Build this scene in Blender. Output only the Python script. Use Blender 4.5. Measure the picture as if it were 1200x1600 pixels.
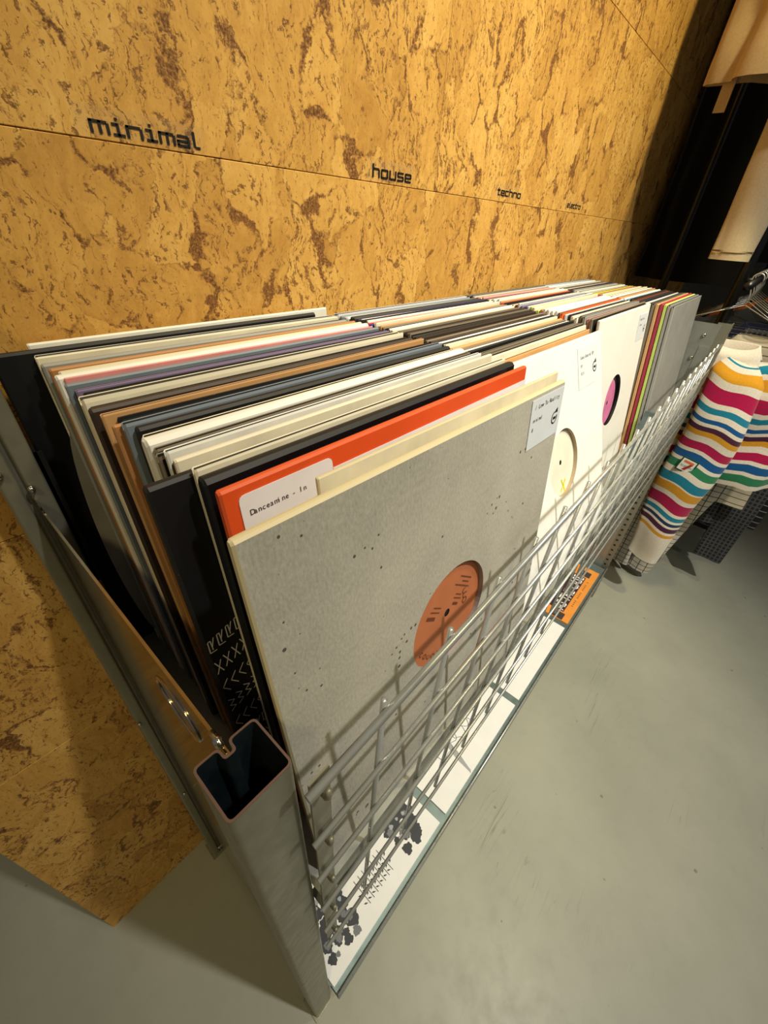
import bpy, bmesh, math, random
from mathutils import Matrix, Vector, Euler

# ------------------------------------------------------------------ clean scene
for o in list(bpy.data.objects):
    bpy.data.objects.remove(o, do_unlink=True)
scene = bpy.context.scene
COL = scene.collection
RND = random.Random(11)

# ------------------------------------------------------------------ camera
cam_data = bpy.data.cameras.new('camera')
cam_data.sensor_fit = 'VERTICAL'
cam_data.sensor_height = 36.0
cam_data.lens = 36.0 * 634.9 / 1600.0
cam_data.clip_start = 0.01
cam = bpy.data.objects.new('camera', cam_data)
COL.objects.link(cam)
RX = Vector((0.659, -0.750, 0.057))      # camera right axis
RY = Vector((-0.408, -0.420, -0.811))    # camera down axis
RZ = Vector((0.632, 0.511, -0.583))      # viewing direction
RZ.normalize()
RX = (RX - RZ * RX.dot(RZ)).normalized()
RY = RZ.cross(RX)
M = Matrix((( RX.x, -RY.x, -RZ.x, 0.0), (RX.y, -RY.y, -RZ.y, -0.058), (RX.z, -RY.z, -RZ.z, 1.114), (0, 0, 0, 1)))
cam.matrix_world = M
scene.camera = cam

# ------------------------------------------------------------------ world, lights, exposure
world = bpy.data.worlds.new('world')
scene.world = world
world.use_nodes = True
bg = world.node_tree.nodes['Background']
bg.inputs[0].default_value = (1.0, 0.93, 0.80, 1)
bg.inputs[1].default_value = 0.115
vs = scene.view_settings
vs.view_transform = 'Standard'
vs.look = 'None'
vs.gamma = 1.0
vs.use_curve_mapping = False
vs.exposure = 0.0


def spot(name, loc, target, energy, color, size=0.1, angle=100, blend=0.6):
    d = bpy.data.lights.new(name, 'SPOT')
    d.energy = energy
    d.color = color
    d.spot_size = math.radians(angle)
    d.spot_blend = blend
    d.shadow_soft_size = size
    o = bpy.data.objects.new(name, d)
    COL.objects.link(o)
    o.location = loc
    o.rotation_euler = (Vector(target) - Vector(loc)).to_track_quat('-Z', 'Y').to_euler()
    return o


spot('ceiling_spot_key', (0.45, -0.90, 2.75), (0.85, 0.0, 0.80), 222, (1.0, 0.95, 0.86), 0.04, 60, 1.0)
spot('ceiling_spot_wall', (0.95, -0.55, 2.80), (1.00, 0.388, 1.45), 150, (1.0, 0.84, 0.44), 0.08, 78, 1.0)
spot('ceiling_spot_left', (-1.10, -0.75, 2.70), (-0.10, 0.25, 0.3), 50, (1.0, 0.78, 0.34), 0.12, 75, 1.0)  # added warm fill lamp, brightens the shaded floor and wall at left
spot('ceiling_spot_aisle', (0.9, -1.9, 2.9), (0.80, -0.50, 0.0), 40, (0.97, 1.0, 0.94), 0.08, 56, 1.0)


# ------------------------------------------------------------------ helpers
def put(o, parent=None, label=None, cat=None, group=None, kind=None):
    COL.objects.link(o)
    if parent is not None:
        o.parent = parent
    if label:
        o['label'] = label
    if cat:
        o['category'] = cat
    if group:
        o['group'] = group
    if kind:
        o['kind'] = kind
    return o


def empty(name, loc=(0, 0, 0), **kw):
    o = bpy.data.objects.new(name, None)
    o.empty_display_size = 0.02
    o.location = loc
    return put(o, **kw)


def mesh(name, verts, faces, mats, fm=None, smooth=False):
    me = bpy.data.meshes.new(name)
    me.from_pydata([tuple(v) for v in verts], [], faces)
    if not isinstance(mats, (list, tuple)):
        mats = [mats]
    for m in mats:
        me.materials.append(m)
    if fm:
        for p, i in zip(me.polygons, fm):
            p.material_index = i
    if smooth:
        for p in me.polygons:
            p.use_smooth = True
    me.update()
    return me


def obj(name, verts, faces, mats, fm=None, smooth=False, **kw):
    return put(bpy.data.objects.new(name, mesh(name, verts, faces, mats, fm, smooth)), **kw)


class G:
    """collects geometry for one mesh"""

    def __init__(self):
        self.v, self.f, self.m = [], [], []

    def add(self, vs, fs, mi=0):
        n = len(self.v)
        self.v += [tuple(v) for v in vs]
        self.f += [tuple(i + n for i in f) for f in fs]
        self.m += [mi] * len(fs)

    def box(self, a, b, mi=0):
        x0, y0, z0 = a
        x1, y1, z1 = b
        self.add([(x0, y0, z0), (x1, y0, z0), (x1, y1, z0), (x0, y1, z0), (x0, y0, z1), (x1, y0, z1), (x1, y1, z1), (x0, y1, z1)],
                 [(0, 3, 2, 1), (4, 5, 6, 7), (0, 1, 5, 4), (1, 2, 6, 5), (2, 3, 7, 6), (3, 0, 4, 7)], mi)

    def tube(self, pts, r, n=10, mi=0, cap=True):
        pts = [Vector(p) for p in pts]
        rings = []
        up = None
        for i, p in enumerate(pts):
            if i == 0:
                d = pts[1] - pts[0]
            elif i == len(pts) - 1:
                d = pts[-1] - pts[-2]
            else:
                d = (pts[i + 1] - pts[i]).normalized() + (pts[i] - pts[i - 1]).normalized()
            d.normalize()
            if up is None:
                up = Vector((0, 0, 1)) if abs(d.z) < 0.9 else Vector((0, 1, 0))
            a = (up - d * up.dot(d)).normalized()
            up = a
            b = d.cross(a)
            rr = r[i] if isinstance(r, (list, tuple)) else r
            rings.append([p + (a * math.cos(t) + b * math.sin(t)) * rr for t in [2 * math.pi * k / n for k in range(n)]])
        vs = [v for ring in rings for v in ring]
        fs = []
        for i in range(len(rings) - 1):
            for k in range(n):
                fs.append((i * n + k, i * n + (k + 1) % n, (i + 1) * n + (k + 1) % n, (i + 1) * n + k))
        if cap:
            fs.append(tuple(reversed(range(n))))
            fs.append(tuple((len(rings) - 1) * n + k for k in range(n)))
        self.add(vs, fs, mi)

    def prism(self, outline, axis, t0, t1, mi=0):
        """closed 2D outline extruded along an axis ('x','y','z')"""
        n = len(outline)

        def pt(u, v, t):
            return {'z': (u, v, t), 'y': (u, t, v), 'x': (t, u, v)}[axis]
        vs = [pt(u, v, t0) for u, v in outline] + [pt(u, v, t1) for u, v in outline]
        fs = [tuple(reversed(range(n))), tuple(range(n, 2 * n))]
        fs += [(k, (k + 1) % n, n + (k + 1) % n, n + k) for k in range(n)]
        self.add(vs, fs, mi)

    def obj(self, name, mats, smooth=False, **kw):
        return obj(name, self.v, self.f, mats, self.m, smooth, **kw)


def shade_auto(o, ang=40):
    me = o.data
    bm = bmesh.new()
    bm.from_mesh(me)
    bmesh.ops.recalc_face_normals(bm, faces=bm.faces)
    for f in bm.faces:
        f.smooth = True
    for e in bm.edges:
        if len(e.link_faces) == 2 and e.calc_face_angle(0) > math.radians(ang):
            e.smooth = False
        elif len(e.link_faces) != 2:
            e.smooth = False
    bm.to_mesh(me)
    bm.free()
    return o


def text_geo(s, size, mono=None):
    """flat lettering: returns verts (u,v) and faces, starting at 0,0 baseline"""
    V, F = [], []
    chars = [(s, 0)] if mono is None else [(c, i * mono) for i, c in enumerate(s) if c != ' ']
    for c, off in chars:
        cu = bpy.data.curves.new('lettering', 'FONT')
        cu.body = c
        cu.size = size
        cu.resolution_u = 2
        to = bpy.data.objects.new('lettering', cu)
        COL.objects.link(to)
        me = bpy.data.meshes.new_from_object(to)
        n = len(V)
        V += [(v.co.x + off, v.co.y) for v in me.vertices]
        F += [tuple(i + n for i in p.vertices) for p in me.polygons]
        bpy.data.objects.remove(to)
        bpy.data.curves.remove(cu)
        bpy.data.meshes.remove(me)
    return V, F


# ------------------------------------------------------------------ materials
def srgb(r, g, b):
    def f(c):
        c /= 255.0
        return c / 12.92 if c <= 0.04045 else ((c + 0.055) / 1.055) ** 2.4
    return (f(r), f(g), f(b), 1)


class NT:
    def __init__(self, name):
        self.mat = bpy.data.materials.new(name)
        self.mat.use_nodes = True
        self.t = self.mat.node_tree
        self.b = self.t.nodes['Principled BSDF']

    def n(self, typ, **kw):
        nd = self.t.nodes.new(typ)
        for k, v in kw.items():
            setattr(nd, k, v)
        return nd

    def l(self, a, b):
        self.t.links.new(a, b)

    def ramp(self, fac, stops, interp='LINEAR'):
        r = self.n('ShaderNodeValToRGB')
        r.color_ramp.interpolation = interp
        el = r.color_ramp.elements
        while len(el) < len(stops):
            el.new(0.5)
        for e, (p, c) in zip(el, stops):
            e.position = p
            e.color = c if len(c) == 4 else (c[0], c[1], c[2], 1)
        self.l(fac, r.inputs[0])
        return r.outputs[0]

    def mix(self, fac, a, b, blend='MIX'):
        m = self.n('ShaderNodeMix', data_type='RGBA', blend_type=blend)
        if hasattr(fac, 'links'):
            self.l(fac, m.inputs[0])
        else:
            m.inputs[0].default_value = fac
        for v, i in ((a, 6), (b, 7)):
            if hasattr(v, 'links'):
                self.l(v, m.inputs[i])
            else:
                m.inputs[i].default_value = v
        return m.outputs[2]

    def math(self, op, a, b=0.0, c=None, clamp=False):
        m = self.n('ShaderNodeMath', operation=op, use_clamp=clamp)
        for v, i in ((a, 0), (b, 1), (c, 2)):
            if v is None:
                continue
            if hasattr(v, 'links'):
                self.l(v, m.inputs[i])
            else:
                m.inputs[i].default_value = v
        return m.outputs[0]

    def noise(self, vec, scale, detail=3, rough=0.5, dist=0.0):
        nd = self.n('ShaderNodeTexNoise')
        nd.inputs['Scale'].default_value = scale
        nd.inputs['Detail'].default_value = detail
        nd.inputs['Roughness'].default_value = rough
        nd.inputs['Distortion'].default_value = dist
        self.l(vec, nd.inputs['Vector'])
        return nd

    def bump(self, h, strength=0.3, dist=0.002):
        b = self.n('ShaderNodeBump')
        b.inputs['Strength'].default_value = strength
        b.inputs['Distance'].default_value = dist
        self.l(h, b.inputs['Height'])
        self.l(b.outputs[0], self.b.inputs['Normal'])


MATS = {}


def paper(name, rgb, rough=0.55, var=0.06, spec=0.35, coat=0.0):
    """printed card / paper with slight mottling"""
    if name in MATS:
        return MATS[name]
    k = NT(name)
    c = srgb(*rgb)
    tc = k.n('ShaderNodeTexCoord')
    nz = k.noise(tc.outputs['Object'], 28, 4, 0.6)
    d = tuple(max(0, x * (1 - var * 2.2)) for x in c[:3])
    e = tuple(min(1, x * (1 + var)) for x in c[:3])
    k.l(k.ramp(nz.outputs[0], [(0.35, d), (0.65, e)]), k.b.inputs['Base Color'])
    k.b.inputs['Roughness'].default_value = rough
    k.b.inputs['Specular IOR Level'].default_value = spec
    if coat:
        k.b.inputs['Coat Weight'].default_value = coat
        k.b.inputs['Coat Roughness'].default_value = 0.12
    MATS[name] = k.mat
    return k.mat


def edge_mat(name, rgb):
    """worn sleeve edge: scuffs along the fold"""
    if name in MATS:
        return MATS[name]
    k = NT(name)
    c = srgb(*rgb)
    tc = k.n('ShaderNodeTexCoord')
    mp = k.n('ShaderNodeMapping')
    mp.inputs['Scale'].default_value = (1, 6, 6)
    k.l(tc.outputs['Object'], mp.inputs[0])
    nz = k.noise(mp.outputs[0], 60, 5, 0.7)
    lum = sum(c[:3]) / 3
    wear = srgb(205, 190, 165) if lum < 0.25 else tuple(x * 0.72 for x in c[:3])
    k.l(k.ramp(nz.outputs[0], [(0.66, c), (0.80, tuple(0.5 * (p + q) for p, q in zip(c[:3], wear[:3])))]), k.b.inputs['Base Color'])
    k.b.inputs['Roughness'].default_value = 0.6
    MATS[name] = k.mat
    return k.mat


def plain(name, rgb, rough=0.5, metal=0.0, spec=0.5):
    if name in MATS:
        return MATS[name]
    k = NT(name)
    c = srgb(*rgb)
    tc = k.n('ShaderNodeTexCoord')
    nz = k.noise(tc.outputs['Object'], 40, 3)
    k.l(k.ramp(nz.outputs[0], [(0.3, tuple(x * 0.9 for x in c[:3])), (0.7, tuple(min(1, x * 1.06) for x in c[:3]))]), k.b.inputs['Base Color'])
    k.b.inputs['Roughness'].default_value = rough
    k.b.inputs['Metallic'].default_value = metal
    k.b.inputs['Specular IOR Level'].default_value = spec
    MATS[name] = k.mat
    return k.mat


def cork_material():
    k = NT('cork_tile')
    tc = k.n('ShaderNodeTexCoord')
    oi = k.n('ShaderNodeObjectInfo')
    cmb = k.n('ShaderNodeCombineXYZ')           # every tile gets its own piece of the pattern
    k.l(k.math('MULTIPLY', oi.outputs['Random'], 9.0), cmb.inputs[0])
    k.l(k.math('MULTIPLY', oi.outputs['Random'], 63.0), cmb.inputs[1])
    k.l(k.math('MULTIPLY', oi.outputs['Random'], 27.0), cmb.inputs[2])
    add = k.n('ShaderNodeVectorMath', operation='ADD')
    k.l(tc.outputs['Object'], add.inputs[0])
    k.l(cmb.outputs[0], add.inputs[1])
    P = add.outputs[0]

    def warp(vec, scale, detail, rough, amt):
        w = k.noise(vec, scale, detail, rough)
        sub = k.n('ShaderNodeVectorMath', operation='SUBTRACT')
        k.l(w.outputs['Color'], sub.inputs[0])
        sub.inputs[1].default_value = (0.5, 0.5, 0.5)
        ws = k.n('ShaderNodeVectorMath', operation='SCALE')
        ws.inputs['Scale'].default_value = amt
        k.l(sub.outputs[0], ws.inputs[0])
        wp = k.n('ShaderNodeVectorMath', operation='ADD')
        k.l(vec, wp.inputs[0])
        k.l(ws.outputs[0], wp.inputs[1])
        return wp.outputs[0]

    def mapped(vec, rot, sc):
        mp = k.n('ShaderNodeMapping')
        mp.inputs['Rotation'].default_value = (0, math.radians(rot), 0)
        mp.inputs['Scale'].default_value = sc
        k.l(vec, mp.inputs[0])
        return mp.outputs[0]
    W = warp(P, 12, 7, 0.62, 0.085)
    W2 = mapped(W, 24, (1.35, 1.0, 0.8))
    v1 = k.n('ShaderNodeTexVoronoi')
    v1.inputs['Scale'].default_value = 15
    k.l(W2, v1.inputs['Vector'])
    ve = k.n('ShaderNodeTexVoronoi', feature='DISTANCE_TO_EDGE')
    ve.inputs['Scale'].default_value = 15
    k.l(W2, ve.inputs['Vector'])
    # joints: mostly hair fine, here and there a broad pocket filled with granulate
    gw = k.noise(W2, 15, 4, 0.65)
    gwid = k.ramp(gw.outputs[0], [(0.36, (0.0,) * 3), (0.50, (0.022,) * 3), (0.62, (0.08,) * 3), (0.76, (0.24,) * 3)])
    rag = k.noise(P, 170, 5, 0.75)
    gap = k.math('SUBTRACT', k.math('ADD', gwid, k.math('MULTIPLY', k.math('SUBTRACT', rag.outputs[0], 0.5), 0.16)), ve.outputs['Distance'])
    gapm = k.math('MULTIPLY', gap, 26, clamp=True)
    # lenticels: short dark dashes, denser in some chips
    hs = k.n('ShaderNodeSeparateColor')
    k.l(v1.outputs['Color'], hs.inputs[0])
    Q = mapped(W, 25, (2.4, 1.0, 0.9))
    ln = k.noise(Q, 105, 3, 0.6, 0.15)
    thr = k.math('ADD', k.math('MULTIPLY', hs.outputs[1], 0.10), 0.528)
    lent = k.math('MULTIPLY', k.math('SUBTRACT', ln.outputs[0], thr), 16, clamp=True)
    ln3 = k.noise(mapped(P, 22, (3.2, 1.0, 1.0)), 210, 2, 0.5)
    lent2 = k.math('MULTIPLY', k.math('SUBTRACT', ln3.outputs[0], 0.63), 16, clamp=True)
    dark = k.math('MAXIMUM', gapm, k.math('MAXIMUM', k.math('MULTIPLY', lent, 0.9), k.math('MULTIPLY', lent2, 0.6)))
    # chip tone with streaky grain
    fine = k.noise(mapped(W, 28, (2.2, 1.0, 0.6)), 46, 6, 0.7)
    blot = k.noise(P, 9, 3)
    tone = k.math('ADD', k.math('MULTIPLY', hs.outputs[0], 0.20), k.math('ADD', k.math('MULTIPLY', fine.outputs[0], 0.62), k.math('MULTIPLY', blot.outputs[0], 0.24)))
    base = k.ramp(tone, [(0.30, srgb(176, 128, 58)), (0.55, srgb(210, 162, 82)), (0.80, srgb(232, 190, 108))])
    grain = k.noise(P, 420, 4, 0.8)
    dk = k.ramp(grain.outputs[0], [(0.36, srgb(80, 50, 22)), (0.5, srgb(126, 84, 42)), (0.66, srgb(184, 136, 78))])
    k.l(k.mix(dark, base, dk), k.b.inputs['Base Color'])
    k.b.inputs['Roughness'].default_value = 0.6
    k.b.inputs['Specular IOR Level'].default_value = 0.3
    hgt = k.math('SUBTRACT', k.math('MULTIPLY', fine.outputs[0], 0.3), k.math('MULTIPLY', dark, 0.7))
    k.bump(hgt, 0.3, 0.0008)
    return k.mat


def floor_material():
    k = NT('painted_floor')
    tc = k.n('ShaderNodeTexCoord')
    P = tc.outputs['Object']
    a = k.noise(P, 2.3, 5, 0.6)
    base = k.ramp(a.outputs[0], [(0.3, srgb(148, 150, 136)), (0.7, srgb(166, 167, 152))])
    b = k.noise(P, 26, 4, 0.7)
    base = k.mix(k.math('MULTIPLY', k.math('SUBTRACT', b.outputs[0], 0.50), 0.5, clamp=True), base, srgb(120, 118, 100))
    # dirt specks
    v = k.n('ShaderNodeTexVoronoi')
    v.inputs['Scale'].default_value = 13
    k.l(P, v.inputs['Vector'])
    nz = k.noise(P, 60, 3)
    sp = k.math('MULTIPLY', k.math('SUBTRACT', k.math('MULTIPLY', nz.outputs[0], 0.13), k.math('ADD', v.outputs['Distance'], 0.018)), 60, clamp=True)
    base = k.mix(k.math('MULTIPLY', sp, 0.55), base, srgb(84, 82, 70))
    # long hairline scratches
    mp = k.n('ShaderNodeMapping')
    mp.inputs['Rotation'].default_value = (0, 0, math.radians(10))
    mp.inputs['Scale'].default_value = (1.3, 26, 1)
    k.l(P, mp.inputs[0])
    s = k.noise(mp.outputs[0], 2.2, 2, 0.5, 0.3)
    s2 = k.noise(P, 3.1, 2)
    line = k.math('SUBTRACT', 1.0, k.math('MULTIPLY', k.math('ABSOLUTE', k.math('SUBTRACT', s.outputs[0], 0.5)), 95), clamp=True)
    line = k.math('MULTIPLY', line, k.math('MULTIPLY', k.math('SUBTRACT', s2.outputs[0], 0.57), 6, clamp=True))
    base = k.mix(k.math('MULTIPLY', line, 0.5), base, srgb(96, 94, 82))
    k.l(base, k.b.inputs['Base Color'])
    k.l(k.ramp(b.outputs[0], [(0.3, (0.34,) * 3), (0.7, (0.46,) * 3)]), k.b.inputs['Roughness'])
    k.b.inputs['Specular IOR Level'].default_value = 0.4
    k.bump(a.outputs[0], 0.05, 0.002)
    return k.mat


def metal_material(name, rgb, rough, streak=0.12, metal=1.0):
    k = NT(name)
    c = srgb(*rgb)
    tc = k.n('ShaderNodeTexCoord')
    a = k.noise(tc.outputs['Object'], 34, 4, 0.6)
    k.l(k.ramp(a.outputs[0], [(0.3, tuple(x * (1 - streak) for x in c[:3])), (0.7, tuple(min(1, x * (1 + streak)) for x in c[:3]))]), k.b.inputs['Base Color'])
    b = k.noise(tc.outputs['Object'], 90, 3)
    k.l(k.ramp(b.outputs[0], [(0.3, (rough * 0.85,) * 3), (0.7, (rough * 1.2,) * 3)]), k.b.inputs['Roughness'])
    k.b.inputs['Metallic'].default_value = metal
    return k.mat


def concrete_material():
    k = NT('concrete_print')
    tc = k.n('ShaderNodeTexCoord')
    P = tc.outputs['Object']
    a = k.noise(P, 9, 5, 0.6)
    base = k.ramp(a.outputs[0], [(0.28, srgb(148, 146, 134)), (0.5, srgb(178, 175, 163)), (0.74, srgb(198, 194, 180))])
    mp = k.n('ShaderNodeMapping')
    mp.inputs['Scale'].default_value = (1.0, 1.0, 0.45)
    k.l(P, mp.inputs[0])
    f = k.noise(mp.outputs[0], 620, 3, 0.7)
    base = k.mix(0.38, base, k.ramp(f.outputs[0], [(0.3, srgb(128, 126, 117)), (0.7, srgb(204, 201, 190))]))
    v = k.n('ShaderNodeTexVoronoi')
    v.inputs['Scale'].default_value = 120
    k.l(P, v.inputs['Vector'])
    n2 = k.noise(P, 24, 2)
    r = k.math('MULTIPLY', k.math('SUBTRACT', n2.outputs[0], 0.45), 1.0)
    sp = k.math('MULTIPLY', k.math('SUBTRACT', r, v.outputs['Distance']), 40, clamp=True)
    base = k.mix(k.math('MULTIPLY', sp, 0.85), base, srgb(52, 52, 50))
    k.l(base, k.b.inputs['Base Color'])
    k.b.inputs['Roughness'].default_value = 0.5
    k.b.inputs['Specular IOR Level'].default_value = 0.3
    return k.mat


def fabric(name, rgb, var=0.1):
    k = NT(name)
    c = srgb(*rgb)
    tc = k.n('ShaderNodeTexCoord')
    a = k.noise(tc.outputs['Object'], 260, 3, 0.7)
    k.l(k.ramp(a.outputs[0], [(0.3, tuple(x * (1 - var) for x in c[:3])), (0.7, tuple(min(1, x * (1 + var)) for x in c[:3]))]), k.b.inputs['Base Color'])
    k.b.inputs['Roughness'].default_value = 0.9
    k.b.inputs['Specular IOR Level'].default_value = 0.15
    k.b.inputs['Sheen Weight'].default_value = 0.2
    k.bump(a.outputs[0], 0.15, 0.001)
    return k.mat


def plastic(name, rgb, alpha):
    k = NT(name)
    tc = k.n('ShaderNodeTexCoord')
    a = k.noise(tc.outputs['Object'], 20, 4, 0.6, 0.6)
    c = srgb(*rgb)
    k.l(k.ramp(a.outputs[0], [(0.3, tuple(x * 0.8 for x in c[:3])), (0.7, c)]), k.b.inputs['Base Color'])
    k.b.inputs['Roughness'].default_value = 0.16
    k.b.inputs['Alpha'].default_value = alpha
    k.bump(a.outputs[0], 0.35, 0.004)
    return k.mat


M_CORK = cork_material()
M_FLOOR = floor_material()
M_GALV = metal_material('galvanised_steel', (156, 158, 152), 0.36, 0.08, 0.55)
M_PANEL = metal_material('polished_galvanised_sheet', (190, 178, 160), 0.10, 0.05)
M_POST = metal_material('zinc_post', (140, 138, 122), 0.42, 0.06, 0.5)
M_TUBE_SHADE = metal_material('dark_tube_inside', (34, 46, 52), 0.5, 0.2, 0.6)  # shade down inside the hollow posts, put into the colour
M_WIRE = metal_material('zinc_wire', (192, 196, 194), 0.28, 0.1, 0.62)
M_TRAY = metal_material('blue_grey_tray', (128, 146, 148), 0.4, 0.08, 0.7)
M_RIM = plain('rusty_cut_edge', (112, 88, 76), 0.5, 0.4)  # brown tone for the cut top of the posts
M_CONC = concrete_material()
M_INK = plain('black_ink', (24, 22, 24), 0.5)
M_WHITE = paper('white_paper', (232, 232, 226))
M_STICKER = paper('price_sticker_paper', (214, 220, 226), 0.4, 0.02)
M_VINYL = plain('black_vinyl', (14, 14, 16), 0.2)
M_BLACKMETAL = plain('black_painted_pipe', (10, 10, 12), 0.35)
M_BOLT = metal_material('bright_bolt', (215, 210, 195), 0.15)
M_FILM = plastic('clear_adhesive_film', (214, 200, 160), 0.05)

# ------------------------------------------------------------------ setting: floor and cork wall
WALL_Y = 0.388
g = G()
g.box((-3.0, -3.5, -0.05), (5.0, 2.6, 0.0))
g.obj('floor', M_FLOOR, kind='structure', label='grey green painted concrete shop floor with scuffs')

g = G()
g.box((3.4, -3.5, 0.0), (3.5, 2.6, 2.9))
g.obj('wall_far', plain('grey_painted_wall', (92, 90, 86), 0.8), kind='structure', label='plain grey wall at the far end of the shop')

WX0, WX1, WZ1 = -0.172, 3.1, 2.65
g = G()
g.box((WX0 + 0.002, WALL_Y + 0.004, 0.0), (WX1, WALL_Y + 0.09, WZ1))
M_BACKER = plain('brown_wall_board', (64, 40, 20), 0.8)
wall = g.obj('wall_back', M_BACKER, kind='structure', label='partition wall covered with mottled tan cork tiles')
SEAM = 1.1515
rows = []
z = SEAM - 4 * 0.30
while z < WZ1:
    rows.append((max(z, 0.0), min(z + 0.30, WZ1)))
    z += 0.30
tile_cache = {}
for ri, (z0, z1) in enumerate(rows):
    above = z0 > SEAM - 0.01
    x = 0.615 - 0.9 if ri % 2 == 0 else -0.172 - 0.9
    while x < WX1:
        a, b = max(x, WX0), min(x + 0.9, WX1)
        x += 0.9
        if b - a < 0.02:
            continue
        key = (round(b - a, 4), round(z1 - z0, 4))
        if key not in tile_cache:
            w, h = key
            e, j = 0.0005, 0.0003
            vs = [(-w / 2 + j, 0.006, -h / 2 + j), (w / 2 - j, 0.006, -h / 2 + j), (w / 2 - j, 0.006, h / 2 - j), (-w / 2 + j, 0.006, h / 2 - j),
                  (-w / 2 + j, e, -h / 2 + j), (w / 2 - j, e, -h / 2 + j), (w / 2 - j, e, h / 2 - j), (-w / 2 + j, e, h / 2 - j),
                  (-w / 2 + j + e, 0, -h / 2 + j + e), (w / 2 - j - e, 0, -h / 2 + j + e), (w / 2 - j - e, 0, h / 2 - j - e), (-w / 2 + j + e, 0, h / 2 - j - e)]
            fs = [(3, 2, 1, 0), (8, 9, 10, 11)]
            for q in range(4):
                r = (q + 1) % 4
                fs += [(q, r, 4 + r, 4 + q), (4 + q, 4 + r, 8 + r, 8 + q)]
            tile_cache[key] = mesh('cork_tile', vs, fs, M_CORK)
        t = bpy.data.objects.new('cork_tile', tile_cache[key])
        t.location = ((a + b) / 2, WALL_Y, (z0 + z1) / 2)
        put(t, parent=wall)

# ------------------------------------------------------------------ lettering on the wall
GLYPH = {  # LCD style strokes: rectangles x0,y0,x1,y1 in units of stroke width
    'm': (7, [(0, 0, 1, 5), (2.8, 0, 3.8, 5), (5.4, 0, 6.4, 4.2), (0, 4, 5.8, 5)]),
    'i': (5, [(1.8, 0, 2.8, 5), (0.3, 4, 2.2, 5), (0.4, 0, 4.4, 1), (1.7, 6, 2.7, 7)]),
    'n': (6.6, [(0, 0, 1, 5), (4.8, 0, 5.8, 4.2), (0, 4, 5.2, 5)]),
    'a': (6, [(0.3, 4, 4.6, 5), (4.2, 0, 5.2, 4.4), (0, 0, 4.4, 1), (0, 2, 4.4, 2.9), (0, 0.4, 1, 2.6)]),
    'l': (4.4, [(0.6, 0.7, 1.6, 7.2), (1.3, 0, 3.4, 1)]),
    'h': (6, [(0, 0, 1, 7), (0.8, 4, 4.6, 5), (4.2, 0, 5.2, 4.4)]),
    'o': (6, [(0, 0.5, 1, 4.5), (4.2, 0.5, 5.2, 4.5), (0.4, 4, 4.8, 5), (0.4, 0, 4.8, 1)]),
    'u': (6, [(0, 0.5, 1, 5), (4.2, 0, 5.2, 5), (0.4, 0, 4.6, 1)]),
    's': (5.8, [(0.3, 4, 4.8, 5), (0, 2.4, 1, 4.6), (0.3, 2, 4.6, 3), (4, 0.4, 5, 2.6), (0, 0, 4.6, 1)]),
    'e': (6, [(0, 0.4, 1, 4.6), (0.4, 4, 4.8, 5), (4.2, 2.2, 5.2, 4.5), (0.6, 2, 4.8, 2.9), (0.4, 0, 5, 1)]),
    't': (5, [(1, 0.4, 2, 6.4), (0, 4, 4, 5), (1.3, 0, 4.2, 1)]),
    'c': (5.6, [(0, 0.4, 1, 4.6), (0.4, 4, 4.8, 5), (0.4, 0, 4.8, 1)]),
    'r': (5, [(0, 0, 1, 5), (0.8, 4, 4.2, 5)]),
}


def wall_word(word, x0, x1, zbase, height, label, bare=False):
    total = sum(GLYPH[c][0] for c in word) - 0.9
    u = (x1 - x0) / total
    vz = height / 7.0
    root = empty('wall_lettering', ((x0 + x1) / 2, WALL_Y, zbase), label=label, cat='lettering')
    g = G()
    wx = (x1 - x0)
    g.box((-wx / 2 - 0.010, -0.0003, -0.002), (wx / 2 + 0.006, -0.0001, height + 0.005))
    g.obj('film_strip', M_FILM, parent=root, label='clear adhesive film')
    x = -wx / 2
    for c in word:
        adv, rects = GLYPH[c]
        g = G()
        for (a, b, cc, d) in rects:
            g.box((x + a * u, -0.0007, b * vz), (x + cc * u, -0.0004, d * vz))
        g.obj('letter', M_INK, parent=root)
        x += adv * u
    return root


wall_word('minimal', 0.166, 0.2545, 1.1555, 0.0108, 'black digital lettering minimal on clear film, leftmost on cork wall')
wall_word('house', 0.481, 0.559, 1.1565, 0.0132, 'black digital lettering house on clear film on the cork wall')
wall_word('techno', 0.801, 0.891, 1.1605, 0.0112, 'black digital lettering techno on clear film on the cork wall')
wall_word('electro', 1.125, 1.208, 1.1600, 0.0108, 'black digital lettering electro, rightmost and smallest word on cork wall')

# ------------------------------------------------------------------ shelving rack
SHZ = 0.697          # top of record shelf
LOWZ = 0.150         # lower tray
BAYX0, BAYX1 = 0.028, 1.352
rack = empty('shelving_rack', (0.7, 0.19, 0.0), label='galvanised steel shelving rack holding the rows of vinyl records', cat='shelf')


def rk(gg, name, mats, **kw):
    ro = gg.obj(name, mats, parent=rack, **kw)
    ro.location = (-0.7, -0.19, 0)
    return ro


def rounded(pts, r, n=4):
    out = []
    N = len(pts)
    for i, p in enumerate(pts):
        p = Vector(p)
        a = (Vector(pts[i - 1]) - p)
        b = (Vector(pts[(i + 1) % N]) - p)
        rr = min(r, a.length * 0.45, b.length * 0.45)
        pa, pb = p + a.normalized() * rr, p + b.normalized() * rr
        for k in range(n + 1):
            t = k / n
            out.append(tuple(pa * (1 - t) ** 2 + p * 2 * t * (1 - t) + pb * t * t))
    return out


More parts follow.
